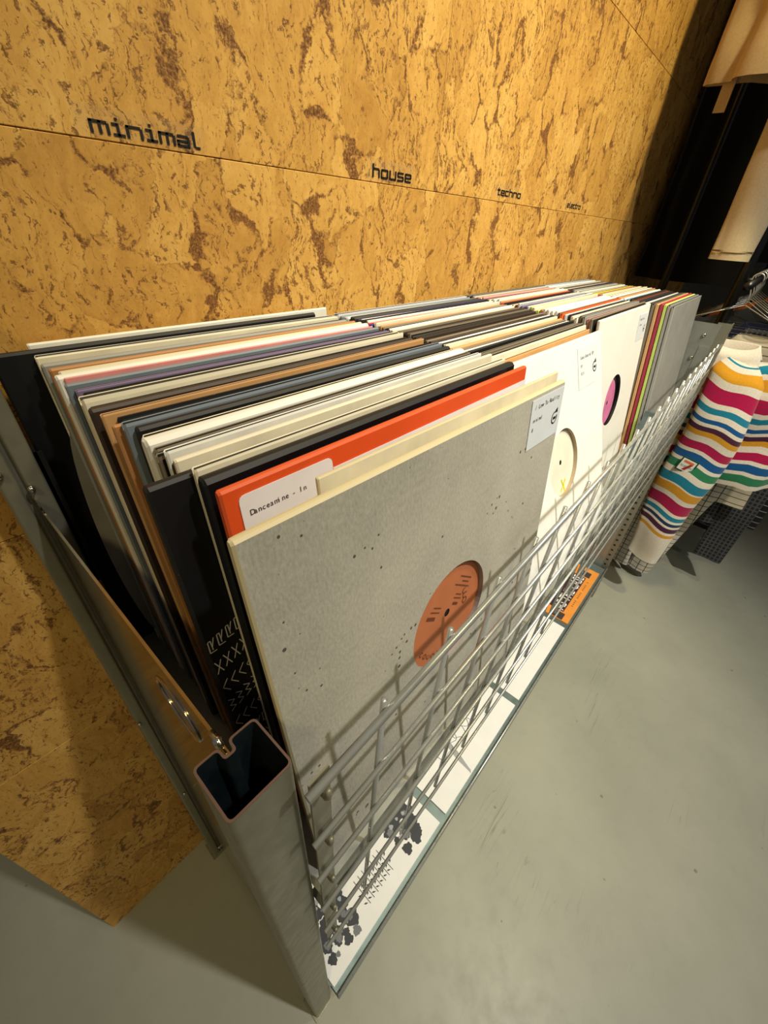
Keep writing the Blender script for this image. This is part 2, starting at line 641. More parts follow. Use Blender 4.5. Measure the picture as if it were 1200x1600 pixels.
def post(x0, x1, y0, y1, top, notch, name='post'):
    """open folded tube with a groove (notch) on one side; wall 1.4 mm"""
    w = 0.0011
    xm = x0 + (x1 - x0) * 0.47
    yn = y1 if notch > 0 else y0
    dn = -0.006 if notch > 0 else 0.006
    if notch > 0:
        outer = [(x0, y0), (x1, y0), (x1, y1), (xm + 0.0022, y1), (xm + 0.0022, yn + dn), (xm - 0.0022, yn + dn), (xm - 0.0022, y1), (x0, y1)]
        inner = [(x0 + w, y0 + w), (x1 - w, y0 + w), (x1 - w, y1 - w), (xm + 0.0022 + w, y1 - w), (xm + 0.0022 + w, yn + dn - w), (xm - 0.0022 - w, yn + dn - w), (xm - 0.0022 - w, y1 - w), (x0 + w, y1 - w)]
    else:
        outer = [(x0, y0), (xm - 0.0022, y0), (xm - 0.0022, yn + dn), (xm + 0.0022, yn + dn), (xm + 0.0022, y0), (x1, y0), (x1, y1), (x0, y1)]
        inner = [(x0 + w, y0 + w), (xm - 0.0022 - w, y0 + w), (xm - 0.0022 - w, yn + dn + w), (xm + 0.0022 + w, yn + dn + w), (xm + 0.0022 + w, y0 + w), (x1 - w, y0 + w), (x1 - w, y1 - w), (x0 + w, y1 - w)]
    o, i = rounded(outer, 0.003), rounded(inner, 0.0022)
    n = len(o)
    zt = top
    V = [(x, y, 0.004) for x, y in o] + [(x, y, zt) for x, y in o] + [(x, y, 0.004) for x, y in i] + [(x, y, zt) for x, y in i]
    F, m = [], []
    for k in range(n):
        q = (k + 1) % n
        F.append((k, q, n + q, n + k)); m.append(0)
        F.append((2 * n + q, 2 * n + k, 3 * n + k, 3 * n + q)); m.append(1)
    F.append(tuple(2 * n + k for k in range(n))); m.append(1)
    gg = G()
    gg.v, gg.f, gg.m = V, F, m
    p = shade_auto(rk(gg, name, [M_POST, M_TUBE_SHADE]), 50)
    V = [(x, y, zt) for x, y in o] + [(x, y, zt) for x, y in i] + [(x, y, zt + 0.0004) for x, y in o] + [(x, y, zt + 0.0004) for x, y in i]
    F = []
    for k in range(n):
        q = (k + 1) % n
        F += [(2 * n + k, 2 * n + q, 3 * n + q, 3 * n + k), (k, q, 2 * n + q, 2 * n + k), (n + q, n + k, 3 * n + k, 3 * n + q)]
    obj('cut_rim', V, F, M_RIM, parent=p, label='brownish cut rim at the top of the post')
    gg = G()
    gg.box((x0 - 0.004, y0 - 0.003, 0.0), (x1 + 0.004, y1 + 0.003, 0.004))
    gg.obj('foot_plate', M_POST, parent=p)
    return p


p_front = post(0.0105, 0.0425, 0.018, 0.048, 0.915, 1)
p_back = post(0.010, 0.040, 0.342, 0.372, 1.06, -1)
# far perforated uprights
for (ya, yb) in ((0.001, 0.031), (0.345, 0.375)):
    gg = G()
    gg.box((1.359, ya, 0.0), (1.361, yb, 0.957))
    gg.box((1.361, ya, 0.0), (1.389, ya + 0.002, 0.957))
    up = rk(gg, 'post', M_POST, label='perforated angle upright')
    gg = G()
    zz = 0.03
    while zz < 0.95:
        if zz < 0.69:
            gg.box((1.3584, ya + 0.009, zz), (1.3591, ya + 0.016, zz + 0.006))
        gg.box((1.371, ya - 0.0004, zz), (1.379, ya + 0.0003, zz + 0.007))
        zz += 0.022
    h = gg.obj('slot_holes', M_INK, parent=up, kind='stuff', label='row of punched slots')

# end panels
gg = G()
gg.box((0.0255, 0.047, 0.02), (0.0272, 0.347, 0.905))
ep = rk(gg, 'end_panel', M_PANEL, label='polished galvanised end sheet')
bm = bmesh.new(); bm.from_mesh(ep.data); bmesh.ops.bevel(bm, geom=list(bm.edges), offset=0.0004, segments=1); bm.to_mesh(ep.data); bm.free()
# embossed oval on the end panel
gg = G()
pts = []
for k in range(33):
    t = 2 * math.pi * k / 32
    pts.append((0.0252, 0.115 + 0.026 * math.cos(t), 0.862 + 0.018 * math.sin(t)))
gg.tube(pts, 0.0012, 8, cap=False)
e = gg.obj('embossed_ring', M_PANEL, smooth=True, parent=ep)
gg = G()
gg.box((1.357, 0.022, 0.02), (1.3585, 0.36, 0.953))
ep2 = rk(gg, 'end_panel', M_GALV, label='dull grey far end sheet with bolts')
for (by, bz) in ((0.047, 0.925), (0.052, 0.87), (0.037, 0.80), (0.055, 0.74), (0.034, 0.66)):
    gg = G()
    gg.tube([(1.357, by, bz), (1.3535, by, bz)], [0.005, 0.0035], 10)
    gg.obj('bolt', M_BOLT, parent=ep2, smooth=True)
gg = G()
gg.box((1.3555, 0.024, 0.70), (1.3569, 0.046, 0.90))
gg.obj('overlap_strip', M_GALV, parent=ep2)
# bolts and bracket at the near posts
for (a, b, r) in (((0.0135, 0.337, 0.935), (0.0135, 0.342, 0.935), 0.0030), ((0.028, 0.337, 0.917), (0.028, 0.342, 0.917), 0.0030), ((0.012, 0.338, 0.555), (0.012, 0.342, 0.555), 0.0025), ((0.017, 0.338, 0.32), (0.017, 0.342, 0.32), 0.0025), ((0.024, 0.338, 0.03), (0.024, 0.342, 0.03), 0.003)):
    gg = G()
    gg.tube([b, ((a[0] + b[0]) / 2, (a[1] + b[1]) / 2, a[2]), a], [r, r, r * 0.55], 10)
    bo = rk(gg, 'bolt', M_BOLT, smooth=True)
gg = G()
gg.tube([(0.0255, 0.0545, 0.905), (0.0255, 0.0545, 0.910)], 0.0022, 10)
gg.tube([(0.0255, 0.0505, 0.9095), (0.0255, 0.0600, 0.9095)], 0.0016, 8)
rk(gg, 'bolt', M_BOLT, smooth=True)
gg = G()
gg.box((0.0405, 0.342, 0.80), (0.0425, 0.362, 0.945))
gg.box((0.0405, 0.342, 0.80), (0.046, 0.344, 0.945))
rk(gg, 'corner_bracket', plain('dark_bracket', (40, 42, 40), 0.4, 0.5))
# record shelf
gg = G()
gg.box((0.0445, 0.0145, SHZ - 0.0015), (1.347, 0.378, SHZ))
gg.box((0.0445, 0.0130, SHZ - 0.042), (1.347, 0.0145, SHZ))
gg.box((0.0445, 0.0130, SHZ - 0.042), (1.347, 0.028, SHZ - 0.040))
gg.box((0.0445, 0.364, SHZ - 0.04), (1.347, 0.3655, SHZ))
rk(gg, 'record_shelf', M_GALV)
# lower tray with front lip
gg = G()
gg.box((0.0445, 0.003, LOWZ - 0.002), (1.350, 0.378, LOWZ))
gg.box((0.0445, -0.0005, LOWZ - 0.038), (1.350, 0.0015, LOWZ + 0.006))
gg.box((0.0445, -0.0005, LOWZ - 0.0395), (1.350, 0.02, LOWZ - 0.038))
gg.box((0.0445, 0.364, LOWZ - 0.04), (1.350, 0.3655, LOWZ))
lowtray = rk(gg, 'lower_tray', M_TRAY)
gg = G()
gg.tube([(0.0445, 0.0005, LOWZ + 0.0075), (1.350, 0.0005, LOWZ + 0.0075)], 0.0022, 8)
gg.obj('rolled_lip', M_WIRE, parent=lowtray, smooth=True)
# hook strip that carries the wire grid
gg = G()
gg.box((0.0428, 0.0085, 0.56), (0.0550, 0.0098, 0.905))
hs_ = rk(gg, 'hook_strip', M_POST)
for hz in (0.60, 0.68, 0.757, 0.83, 0.893):
    gg = G()
    gg.tube([(0.048, 0.0084, hz), (0.048, 0.0035, hz), (0.048, 0.0015, hz + 0.004), (0.048, 0.0015, hz + 0.012)], 0.0016, 6)
    gg.obj('hook', M_POST, parent=hs_, smooth=True)
# galvanised divider between the last two bins
gg = G()
gg.box((1.0250, 0.016, SHZ), (1.0262, 0.060, 0.808))
gg.box((1.0235, 0.016, 0.807), (1.0275, 0.060, 0.810))
rk(gg, 'divider', M_TRAY, label='low pale blue grey divider sheet')

# ------------------------------------------------------------------ wire grid in front
grid = empty('wire_grid_panel', (0.7, 0.004, 0.57), label='silver welded wire grid panel along the front of the record shelf', cat='wire grid')
for i, zz in enumerate((0.911, 0.850, 0.786, 0.712, 0.640, 0.573)):
    gg = G()
    r = 0.0023 if i == 0 else 0.0018
    gg.tube([(0.038 - 0.7, -0.0006, zz - 0.57), (1.356 - 0.7, -0.0006, zz - 0.57)], r, 10)
    gg.obj('horizontal_wire', M_WIRE, parent=grid, smooth=True)
gg = G()
gg.tube([(0.056 - 0.7, 0.0015, 0.706 - 0.57), (0.30 - 0.7, 0.0015, 0.706 - 0.57)], 0.0020, 8)
gg.obj('short_wire', M_WIRE, parent=grid, smooth=True)
gvm = None
for k in range(21):
    x = 0.092 + 0.0615 * k
    if gvm is None:
        gg = G()
        gg.tube([(0, 0.0036, -0.005), (0, 0.0036, 0.3455)], 0.0019, 8)
        gvm = mesh('vertical_wire', gg.v, gg.f, M_WIRE, gg.m, True)
    o = bpy.data.objects.new('vertical_wire', gvm)
    o.location = (x - 0.7, 0, 0)
    put(o, parent=grid)

# ------------------------------------------------------------------ records
SW = 0.315
ORD = ['', 'first', 'second', 'third', 'fourth', 'fifth', 'sixth', 'seventh', 'eighth', 'ninth', 'tenth', 'eleventh', 'twelfth', 'thirteenth', 'fourteenth', 'fifteenth', 'sixteenth', 'seventeenth', 'eighteenth', 'nineteenth', 'twentieth']
TENS = {2: 'twenty', 3: 'thirty', 4: 'forty'}


def ordinal(n):
    if n <= 20:
        return ORD[n]
    t, u = divmod(n, 10)
    return {20: 'twentieth', 30: 'thirtieth', 40: 'fortieth', 50: 'fiftieth'}[n] if u == 0 else TENS[t] + '-' + ORD[u]


PAL = {  # name: (cover rgb, edge rgb, words)
    'white': ((228, 227, 220), (232, 231, 224), 'white'),
    'cream': ((222, 214, 190), (226, 218, 194), 'cream'),
    'black': ((20, 20, 22), (24, 24, 25), 'black'),
    'blackcream': ((20, 20, 22), (214, 204, 176), 'black with pale edge'),
    'blackgloss': ((16, 17, 20), (20, 21, 24), 'glossy black'),
    'kraft': ((190, 146, 96), (196, 152, 102), 'brown kraft'),
    'tan': ((168, 118, 70), (174, 124, 76), 'tan cardboard'),
    'grey': ((140, 140, 136), (150, 150, 145), 'mid grey'),
    'bluegrey': ((112, 122, 134), (122, 132, 143), 'blue grey'),
    'frost': ((164, 160, 148), (190, 188, 180), 'frosted plastic covered grey'),
    'silver': ((176, 180, 184), (196, 200, 204), 'silvery plastic covered'),
    'darkbrown': ((52, 40, 34), (58, 46, 38), 'dark brown'),
    'lilac': ((120, 104, 138), (128, 112, 146), 'lilac'),
    'navy': ((34, 38, 78), (38, 42, 84), 'navy blue'),
    'blue': ((40, 62, 150), (44, 66, 158), 'bright blue'),
    'red': ((176, 40, 40), (182, 48, 44), 'red'),
    'orange': ((216, 84, 34), (220, 96, 44), 'orange'),
    'lime': ((182, 204, 96), (190, 210, 108), 'lime green'),
    'yellow': ((222, 196, 60), (226, 200, 70), 'yellow'),
    'pink': ((214, 140, 140), (218, 148, 146), 'dusty pink'),
    'teal': ((60, 132, 126), (66, 138, 132), 'teal'),
    'crimson': ((150, 36, 62), (156, 44, 66), 'crimson'),
    'skyblue': ((120, 164, 196), (128, 170, 200), 'light blue'),
    'charcoal': ((52, 52, 54), (58, 58, 60), 'charcoal'),
    'rust': ((126, 62, 42), (132, 70, 48), 'rusty brown'),
}
COVER = {}


def cover_mats(key):
    if key not in COVER:
        c, e, _ = PAL[key]
        gl = key in ('blackgloss', 'silver', 'frost', 'bluegrey')
        COVER[key] = (paper('cover_' + key, c, 0.22 if gl else 0.5, 0.05, 0.5 if gl else 0.3), edge_mat('edge_' + key, e), plain('groove_' + key, tuple(int(v * 0.35) for v in c), 0.8))  # groove colour: cover darkened to paint the shade in the opening
    return COVER[key]


def sleeve_geo(t, h=SW, w=SW, groove=None):
    """cardboard sleeve: x -w/2..w/2, front face y=0 (towards aisle), back y=t, z 0..h.
    The top is either a soft fold or two card edges with the opening between them."""
    c = t * 0.30
    if groove is None:
        groove = t > 0.003 and RND.random() < 0.6
    if groove:
        d = min(0.0011, t * 0.26)
        g_ = min(0.0035, t * 0.6)
        sec = [(0.0, 0.0), (0.0, h - c), (d * 0.35, h), (d, h - d * 0.3), (d * 1.1, h - g_), (t - d * 1.1, h - g_), (t - d, h - d * 0.3), (t - d * 0.35, h), (t, h - c), (t, 0.0)]
        mi = [0, 1, 1, 2, 2, 2, 1, 1, 0, 1]
    else:
        sec = [(0.0, 0.0), (0.0, h - c), (t * 0.22, h - c * 0.15), (t * 0.5, h), (t * 0.78, h - c * 0.15), (t, h - c), (t, 0.0)]
        mi = [0, 1, 1, 1, 1, 0, 1]
    S = len(sec)
    b = min(0.0012, t * 0.25)
    V = []
    for x, ins in ((-w / 2, 1), (-w / 2 + b, 0), (w / 2 - b, 0), (w / 2, 1)):
        for (y, zz) in sec:
            if ins:
                V.append((x, t / 2 + (y - t / 2) * 0.55, zz if zz < 0.01 else zz - c * 0.4))
            else:
                V.append((x, y, zz))
    F, m = [], []
    for i in range(3):
        for k in range(S):
            q = (k + 1) % S
            F.append((i * S + k, (i + 1) * S + k, (i + 1) * S + q, i * S + q))
            m.append(mi[k] if i == 1 else 1)
    F.append(tuple(range(S))); m.append(1)
    F.append(tuple(3 * S + k for k in range(S - 1, -1, -1))); m.append(1)
    return V, F, m


def sleeve(key, t, x, y, tilt, label, group, h=SW, yaw=0, roll=0, mats=None, keep_black=False, groove=None):
    V, F, m = sleeve_geo(t, h, groove=groove)
    cm = list(mats or cover_mats(key))
    if key in ('black', 'blackgloss', 'charcoal') and RND.random() < 0.45 and not keep_black:
        cm[1] = edge_mat('edge_worn_black', (118, 108, 92))
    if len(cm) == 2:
        cm.append(plain('groove_inside', (70, 62, 48), 0.8))  # dark tone painted as shade between the two card edges
    o = obj('record_sleeve', V, F, list(cm), m, label=label, cat='record', group=group)
    q = Matrix.Rotation(-tilt, 3, 'X') @ Matrix.Rotation(yaw, 3, 'Z') @ Matrix.Rotation(roll, 3, 'Y')
    o.rotation_mode = 'QUATERNION'
    o.rotation_quaternion = q.to_quaternion()
    low = min((q @ Vector((sx * SW / 2, yy, 0))).z for sx in (-1, 1) for yy in (0, t))
    o.location = (x, y, SHZ + 0.0005 - low)
    return o


def holed_sleeve(x, y, tilt, label, group, cover, edge, t, depth, hole_r, label_mat, label_r, doff=(0, 0), inner=None, yaw=0.0, roll=0.0, h=SW):
    """sleeve whose front has a round cut-out that shows the disc"""
    N = 64
    V, F, m = sleeve_geo(t, h, groove=False)
    # drop the big front quad and rebuild it with a hole
    keep = [i for i, f in enumerate(F) if not (m[i] == 0 and all(abs(V[j][1]) < 1e-9 for j in f))]
    F = [F[i] for i in keep]
    m = [m[i] for i in keep]
    b = min(0.0012, t * 0.25)
    c = t * 0.30
    xa, xb, za, zb = -SW / 2 + b, SW / 2 - b, 0.0, h - c
    n = len(V)
    cx, cz = 0.0, h / 2
    for k in range(N):
        a = 2 * math.pi * k / N
        V.append((cx + hole_r * math.cos(a), 0, cz + hole_r * math.sin(a)))
    for k in range(N):
        a = 2 * math.pi * k / N
        dx, dz = math.cos(a), math.sin(a)
        s = min(((xb if dx > 0 else xa) - cx) / dx if abs(dx) > 1e-6 else 9, ((zb if dz > 0 else za) - cz) / dz if abs(dz) > 1e-6 else 9)
        V.append((cx + dx * s, 0, cz + dz * s))
    for k in range(N):
        a = 2 * math.pi * k / N
        V.append((cx + hole_r * math.cos(a), depth, cz + hole_r * math.sin(a)))
    for k in range(N):
        q = (k + 1) % N
        F.append((n + k, n + N + k, n + N + q, n + q)[::-1]); m.append(0)
        F.append((n + q, n + 2 * N + q, n + 2 * N + k, n + k)[::-1]); m.append(2)
    for (cxx, czz, aa) in ((xb, zb, 45), (xa, zb, 135), (xa, za, 225), (xb, za, 315)):
        k0 = int(aa / 360 * N)
        best = sorted(range(N), key=lambda kk: (V[n + N + kk][0] - cxx) ** 2 + (V[n + N + kk][2] - czz) ** 2)[:2]
        V.append((cxx, 0, czz))
        F.append((n + N + best[0], len(V) - 1, n + N + best[1])); m.append(0)
    o = obj('record_sleeve', V, F, [cover, edge, inner or edge], m, label=label, cat='record', group=group)
    q = Matrix.Rotation(-tilt, 3, 'X') @ Matrix.Rotation(yaw, 3, 'Z') @ Matrix.Rotation(roll, 3, 'Y')
    o.rotation_mode = 'QUATERNION'
    o.rotation_quaternion = q.to_quaternion()
    low = min((q @ Vector((sx * SW / 2, yy, 0))).z for sx in (-1, 1) for yy in (0, t))
    o.location = (x, y, SHZ + 0.0005 - low)
    # disc inside
    dx, dz = doff

    def disc(r0, r1, yy):
        vs = [(dx + r0 * math.cos(2 * math.pi * k / 48), yy, h / 2 + dz + r0 * math.sin(2 * math.pi * k / 48)) for k in range(48)]
        vs += [(dx + r1 * math.cos(2 * math.pi * k / 48), yy, h / 2 + dz + r1 * math.sin(2 * math.pi * k / 48)) for k in range(48)]
        return vs, [(k, (k + 1) % 48, 48 + (k + 1) % 48, 48 + k) for k in range(48)]
    gg = G()
    gg.add(*disc(0.0035, 0.148, depth + 0.0006))
    d = gg.obj('vinyl_disc', M_VINYL, parent=o)
    gg = G()
    gg.add(*disc(0.0036, label_r, depth + 0.0002))
    lab = gg.obj('centre_label', label_mat, parent=d)
    gg = G()
    vs = [(dx + 0.0038 * math.cos(2 * math.pi * k / 20), depth + 0.0008, h / 2 + dz + 0.0038 * math.sin(2 * math.pi * k / 20)) for k in range(20)]
    gg.add(vs, [tuple(range(20))])
    gg.obj('spindle_hole', M_INK, parent=d)
    return o, d, lab


def flat_text(parent, name, s, size, x, z, y, mat, mono=None, rot=0.0, scale_x=1.0):
    V, F = text_geo(s, size, mono)
    ca, sa = math.cos(rot), math.sin(rot)
    W = [(x + (u * scale_x) * ca - v * sa, y, z + (u * scale_x) * sa + v * ca) for u, v in V]
    return obj(name, W, F, mat, parent=parent)


def sticker(parent, x0, x1, z0, z1, lines, arrow=True):
    gg = G()
    gg.box((x0, -0.0006, z0), (x1, -0.0002, z1))
    st = gg.obj('price_sticker', M_STICKER, parent=parent, label='pale price sticker with small print')
    for (s, fx, fz, sz) in lines:
        flat_text(st, 'print', s, sz, x0 + (x1 - x0) * fx, z0 + (z1 - z0) * fz, -0.0008, M_INK, mono=sz * 0.55)
    if arrow:   # small round emblem with an arrow head
        gg = G()
        cx, cz, r = x0 + (x1 - x0) * 0.80, z0 + (z1 - z0) * 0.40, (x1 - x0) * 0.095
        pts = [(cx + r * math.cos(t), cz + r * math.sin(t)) for t in [math.radians(60 + 320 * k / 24) for k in range(25)]]
        for a, b in zip(pts[:-1], pts[1:]):
            da, db = Vector((a[0] - cx, a[1] - cz)) * 0.78, Vector((b[0] - cx, b[1] - cz)) * 0.78
            gg.add([(a[0], -0.0008, a[1]), (b[0], -0.0008, b[1]), (cx + db.x, -0.0008, cz + db.y), (cx + da.x, -0.0008, cz + da.y)], [(0, 1, 2, 3)])
        gg.add([(cx + r * 0.1, -0.0008, cz + r * 1.1), (cx + r * 0.9, -0.0008, cz + r * 0.6), (cx + r * 0.8, -0.0008, cz + r * 1.5)], [(0, 1, 2)])
        gg.box((cx - r * 0.45, -0.0009, cz - r * 0.25), (cx + r * 0.5, -0.0007, cz + r * 0.15))
        gg.obj('emblem', M_INK, parent=st)
    return st


BIN_WORD = ['minimal', 'house', 'techno', 'electro']


def fill_bin(bi, cx, seq, y0, y1, tilt0, tilt1, jit=0.003, start=1, hbase=SW, jh=0.0015):
    """seq front to back: (palette key, relative thickness, dx, dh)"""
    tot = sum(s[1] for s in seq)
    pitch = (y1 - y0) / tot
    y = y0
    out = []
    n = len(seq)
    for i, s in enumerate(seq):
        key, rel = s[0], s[1]
        dx = s[2] if len(s) > 2 else RND.uniform(-jit, jit)
        dh = s[3] if len(s) > 3 else RND.uniform(-jh, jh)
        space = rel * pitch
        dt = (tilt1 - tilt0) / max(1, n - 1)
        tilt = tilt0 + dt * i
        gap_ = space * math.cos(tilt) - SW * max(0, -dt)
        t = min(gap_ * 0.86, 0.0105)
        lab = '%s record sleeve, %s from the front in the %s bin' % (PAL[key][2], ordinal(i + start), BIN_WORD[bi])
        o = sleeve(key, t, cx + dx, y, tilt, lab, 'records in the %s bin' % BIN_WORD[bi], h=hbase + dh, keep_black=abs(dx) > 0.01, yaw=RND.uniform(-1, 1) * min(0.0035, 0.32 * (gap_ - t) / SW), roll=RND.uniform(-0.004, 0.004))
        out.append((o, t, key))
        y += space
    return out


# ---- bin 1 (minimal): hand laid from front to back
B1 = [
    ('blackgloss', 1.2, 0.0, 0), ('cream', 0.6, 0.0015, 0.001), ('black', 0.9, -0.020, -0.003),
    ('cream', 0.5, 0.0, 0.002), ('black', 0.9, 0.001, -0.003), ('white', 0.6, 0.000, 0.001), ('black', 0.8, -0.002, -0.003), ('charcoal', 0.6, 0.001, -0.002),
    ('white', 1.3, -0.002, 0.001), ('blackcream', 1.0, 0.002, -0.003), ('black', 0.9, 0.001, -0.001), ('bluegrey', 0.8, -0.001, 0.001), ('tan', 0.5, -0.004, -0.001),
    ('blackgloss', 1.1, 0.000, -0.002), ('kraft', 0.5, -0.004, 0.001), ('blackgloss', 1.0, -0.001, -0.002), ('darkbrown', 0.9, -0.007, 0.0), ('black', 0.7, -0.003, -0.002),
    ('cream', 1.2, -0.005, 0.002), ('charcoal', 0.9, -0.001, -0.002), ('black', 0.7, 0.001, -0.001), ('lilac', 0.5, -0.002, 0.0), ('blackgloss', 1.0, 0.000, -0.002),
    ('bluegrey', 0.6, -0.003, 0.001), ('black', 1.0, 0.001, -0.003), ('pink', 0.3, -0.001, 0.0), ('white', 1.0, -0.003, 0.002), ('black', 0.8, 0.001, -0.001),
    ('blackcream', 0.9, 0.003, 0.0), ('tan', 0.7, -0.001, 0.001), ('black', 0.9, 0.002, -0.002), ('grey', 0.8, -0.003, 0.0),
    ('black', 1.1, 0.000, -0.002), ('cream', 0.4, -0.002, 0.001), ('frost', 1.2, 0.000, 0.001), ('black', 1.0, -0.024, 0.004), ('white', 0.6, 0.002, 0.007),
]
CX1 = 0.2265
GR1 = 'records in the minimal bin'
b1 = fill_bin(0, CX1, B1, 0.0725, 0.352, 0.105, 0.075, start=4)

# front three of bin 1
ED_CREAM = edge_mat('edge_cream_card', (210, 198, 160))
ED_GREY = edge_mat('edge_grey_card', (196, 186, 160))
M_ORLABEL = paper('terracotta_label', (186, 112, 72), 0.5, 0.04)
grey, gd, glab = holed_sleeve(0.212, 0.0150, 0.128, 'concrete-grey printed sleeve with round cut-out over a terracotta label, front of minimal bin', GR1,
                              M_CONC, ED_CREAM, 0.0055, 0.0042, 0.0485, M_ORLABEL, 0.050, inner=edge_mat('edge_mauve_card', (150, 138, 136)), yaw=-0.03)
sticker(grey, 0.096, 0.1555, 0.269, 0.3105, [('/ Low To Reality', 0.10, 0.80, 0.0052), ('minimal', 0.08, 0.55, 0.0046), ('8', 0.08, 0.36, 0.0046)])
M_LABINK = plain('label_brown_ink', (112, 62, 42), 0.6)
# faint print on the round label: unreadable short lines, and the round letter forms near its edge
lines = [(-0.002, 0.033, 0.020, 0.0013), (0.004, 0.029, 0.012, 0.0013), (-0.006, 0.025, 0.026, 0.0013), (0.002, 0.017, 0.010, 0.0012), (0.001, 0.0135, 0.013, 0.0012), (0.003, 0.0085, 0.009, 0.0026),
         (-0.026, 0.004, 0.012, 0.0012), (-0.028, 0.000, 0.014, 0.0012), (-0.030, -0.0055, 0.013, 0.0034)]
gg = G()
for (lx, lz, lw, lh) in lines:
    x = lx
    k = 0
    while x < lx + lw:
        w = 0.0011 + 0.0011 * ((k * 37) % 5) / 4
        ca, sa = math.cos(-0.63), math.sin(-0.63)
        qd = [(x, lz - lh / 2), (min(x + w, lx + lw), lz - lh / 2), (min(x + w, lx + lw), lz + lh / 2), (x, lz + lh / 2)]
        gg.add([(a * ca - b * sa, 0.0041, 0.1575 + a * sa + b * ca) for a, b in qd], [(0, 1, 2, 3)])
        x += w + 0.0005
        k += 1
gg.obj('small_print', M_LABINK, parent=gd, label='faint dark print on the round label')


def ring_letter(gg, cx, cz, r, y, w=0.0009, a0=0, a1=360):
    n = 16
    for k in range(n):
        t0, t1 = math.radians(a0 + (a1 - a0) * k / n), math.radians(a0 + (a1 - a0) * (k + 1) / n)
        gg.add([(cx + (r - w) * math.cos(t0), y, cz + (r - w) * math.sin(t0)), (cx + r * math.cos(t0), y, cz + r * math.sin(t0)),
                (cx + r * math.cos(t1), y, cz + r * math.sin(t1)), (cx + (r - w) * math.cos(t1), y, cz + (r - w) * math.sin(t1))], [(0, 1, 2, 3)])


for k, ang in enumerate((-148, -138, -128, -118, -108)):
    gg = G()
    a = math.radians(ang)
    ring_letter(gg, 0.040 * math.cos(a), 0.1575 + 0.040 * math.sin(a), 0.0026, 0.0041, 0.0010, k * 40, k * 40 + (360 if k % 2 else 290))
    gg.obj('round_letter', M_LABINK, parent=gd)
for k, ang in enumerate((-8, 4, 16)):
    gg = G()
    a = math.radians(ang)
    ring_letter(gg, 0.026 * math.cos(a), 0.1575 + 0.026 * math.sin(a), 0.0034, 0.0041, 0.0011, 30 * k, 30 * k + (360 if k == 0 else 240))
    gg.obj('round_letter', M_LABINK, parent=gd)

cream = sleeve('cream', 0.0055, 0.2165, 0.0222, 0.128, 'thick cream sleeve directly behind the concrete-grey sleeve, second from front in minimal bin', GR1,
               mats=(paper('cream_card', (208, 196, 160)), ED_CREAM), yaw=-0.03, groove=False, h=SW - 0.0055)
gg = G()
V, F, m = sleeve_geo(0.0026, 0.020, 0.268, groove=False)
gg.v, gg.f, gg.m = [(x + 0.0225, y + 0.0015, zz + 0.2995) for x, y, zz in V], F, m
gg.obj('inner_sleeve', [paper('cream_inner', (224, 214, 186)), ED_CREAM], parent=cream, label='cream inner sleeve sticking out')

M_ORANGE = paper('orange_card', (217, 80, 32), 0.4, 0.03)
orange = sleeve('orange', 0.0050, 0.2265, 0.0590, 0.108, 'bright orange sleeve with typed white label, third from front in minimal bin', GR1,
                mats=(M_ORANGE, edge_mat('edge_orange_card', (214, 88, 40))), groove=False)
gg = G()
gg.prism(rounded([(-0.1495, 0.17), (-0.0905, 0.17), (-0.0905, 0.3095), (-0.1495, 0.3095)], 0.004), 'y', -0.0006, -0.0002)
lab = gg.obj('typed_label', paper('label_white', (226, 224, 230), 0.5, 0.02), parent=orange, label='white typed paper label')
flat_text(lab, 'typed_text', 'Danceamine - In', 0.0044, -0.1455, 0.2978, -0.0009, M_INK, mono=0.00235)
gg = G()
gg.box((-0.090, -0.0005, 0.02), (0.1575, -0.0001, 0.3025))
gg.obj('white_panel', paper('label_white', (226, 224, 230)), parent=orange, label='white lower part of the orange cover')

# letters on the black sleeve that stands out to the left (index 2 of B1)
blk = b1[2][0]
M_LET = plain('pale_print', (214, 214, 216), 0.5)
word = ['R', 'A', 'W', 'A', 'X']
STROKE = {  # thin sans strokes in a 1x1 cell, letter reading upwards
    'R': [((0, 0), (0, 1)), ((0, 1), (0.6, 0.95)), ((0.6, 0.95), (0.62, 0.55)), ((0.62, 0.55), (0.1, 0.5)), ((0.25, 0.5), (0.7, 0))],
    'A': [((0, 0), (0.38, 1)), ((0.38, 1), (0.76, 0))],
    'W': [((0, 1), (0.2, 0)), ((0.2, 0), (0.4, 0.9)), ((0.4, 0.9), (0.6, 0)), ((0.6, 0), (0.8, 1))],
    'X': [((0, 0), (0.7, 1)), ((0, 1), (0.7, 0))],
}
gg = G()
cell = 0.0195
for col in range(11):
    for row in range(12):
        L = word[row % 5]
        ox = -SW / 2 + 0.001 + col * 0.0062
        oz = 0.004 + row * cell + col * 0.0018
        if oz > 0.205 + 0.006 * col:
            continue
        for (a, b) in STROKE[L]:
            # rotate 90 degrees: letters read upwards
            pa = Vector((ox + 0.0050 - a[1] * 0.0042, oz + a[0] * 0.0150))
            pb = Vector((ox + 0.0050 - b[1] * 0.0042, oz + b[0] * 0.0150))
            d = (pb - pa).normalized()
            nrm = Vector((-d.y, d.x)) * 0.00034
            gg.add([(p.x, -0.0004, p.y) for p in (pa + nrm, pb + nrm, pb - nrm, pa - nrm)], [(0, 1, 2, 3)])
gg.obj('letter_pattern', M_LET, parent=blk, label='pale repeated letter pattern RAWAX')

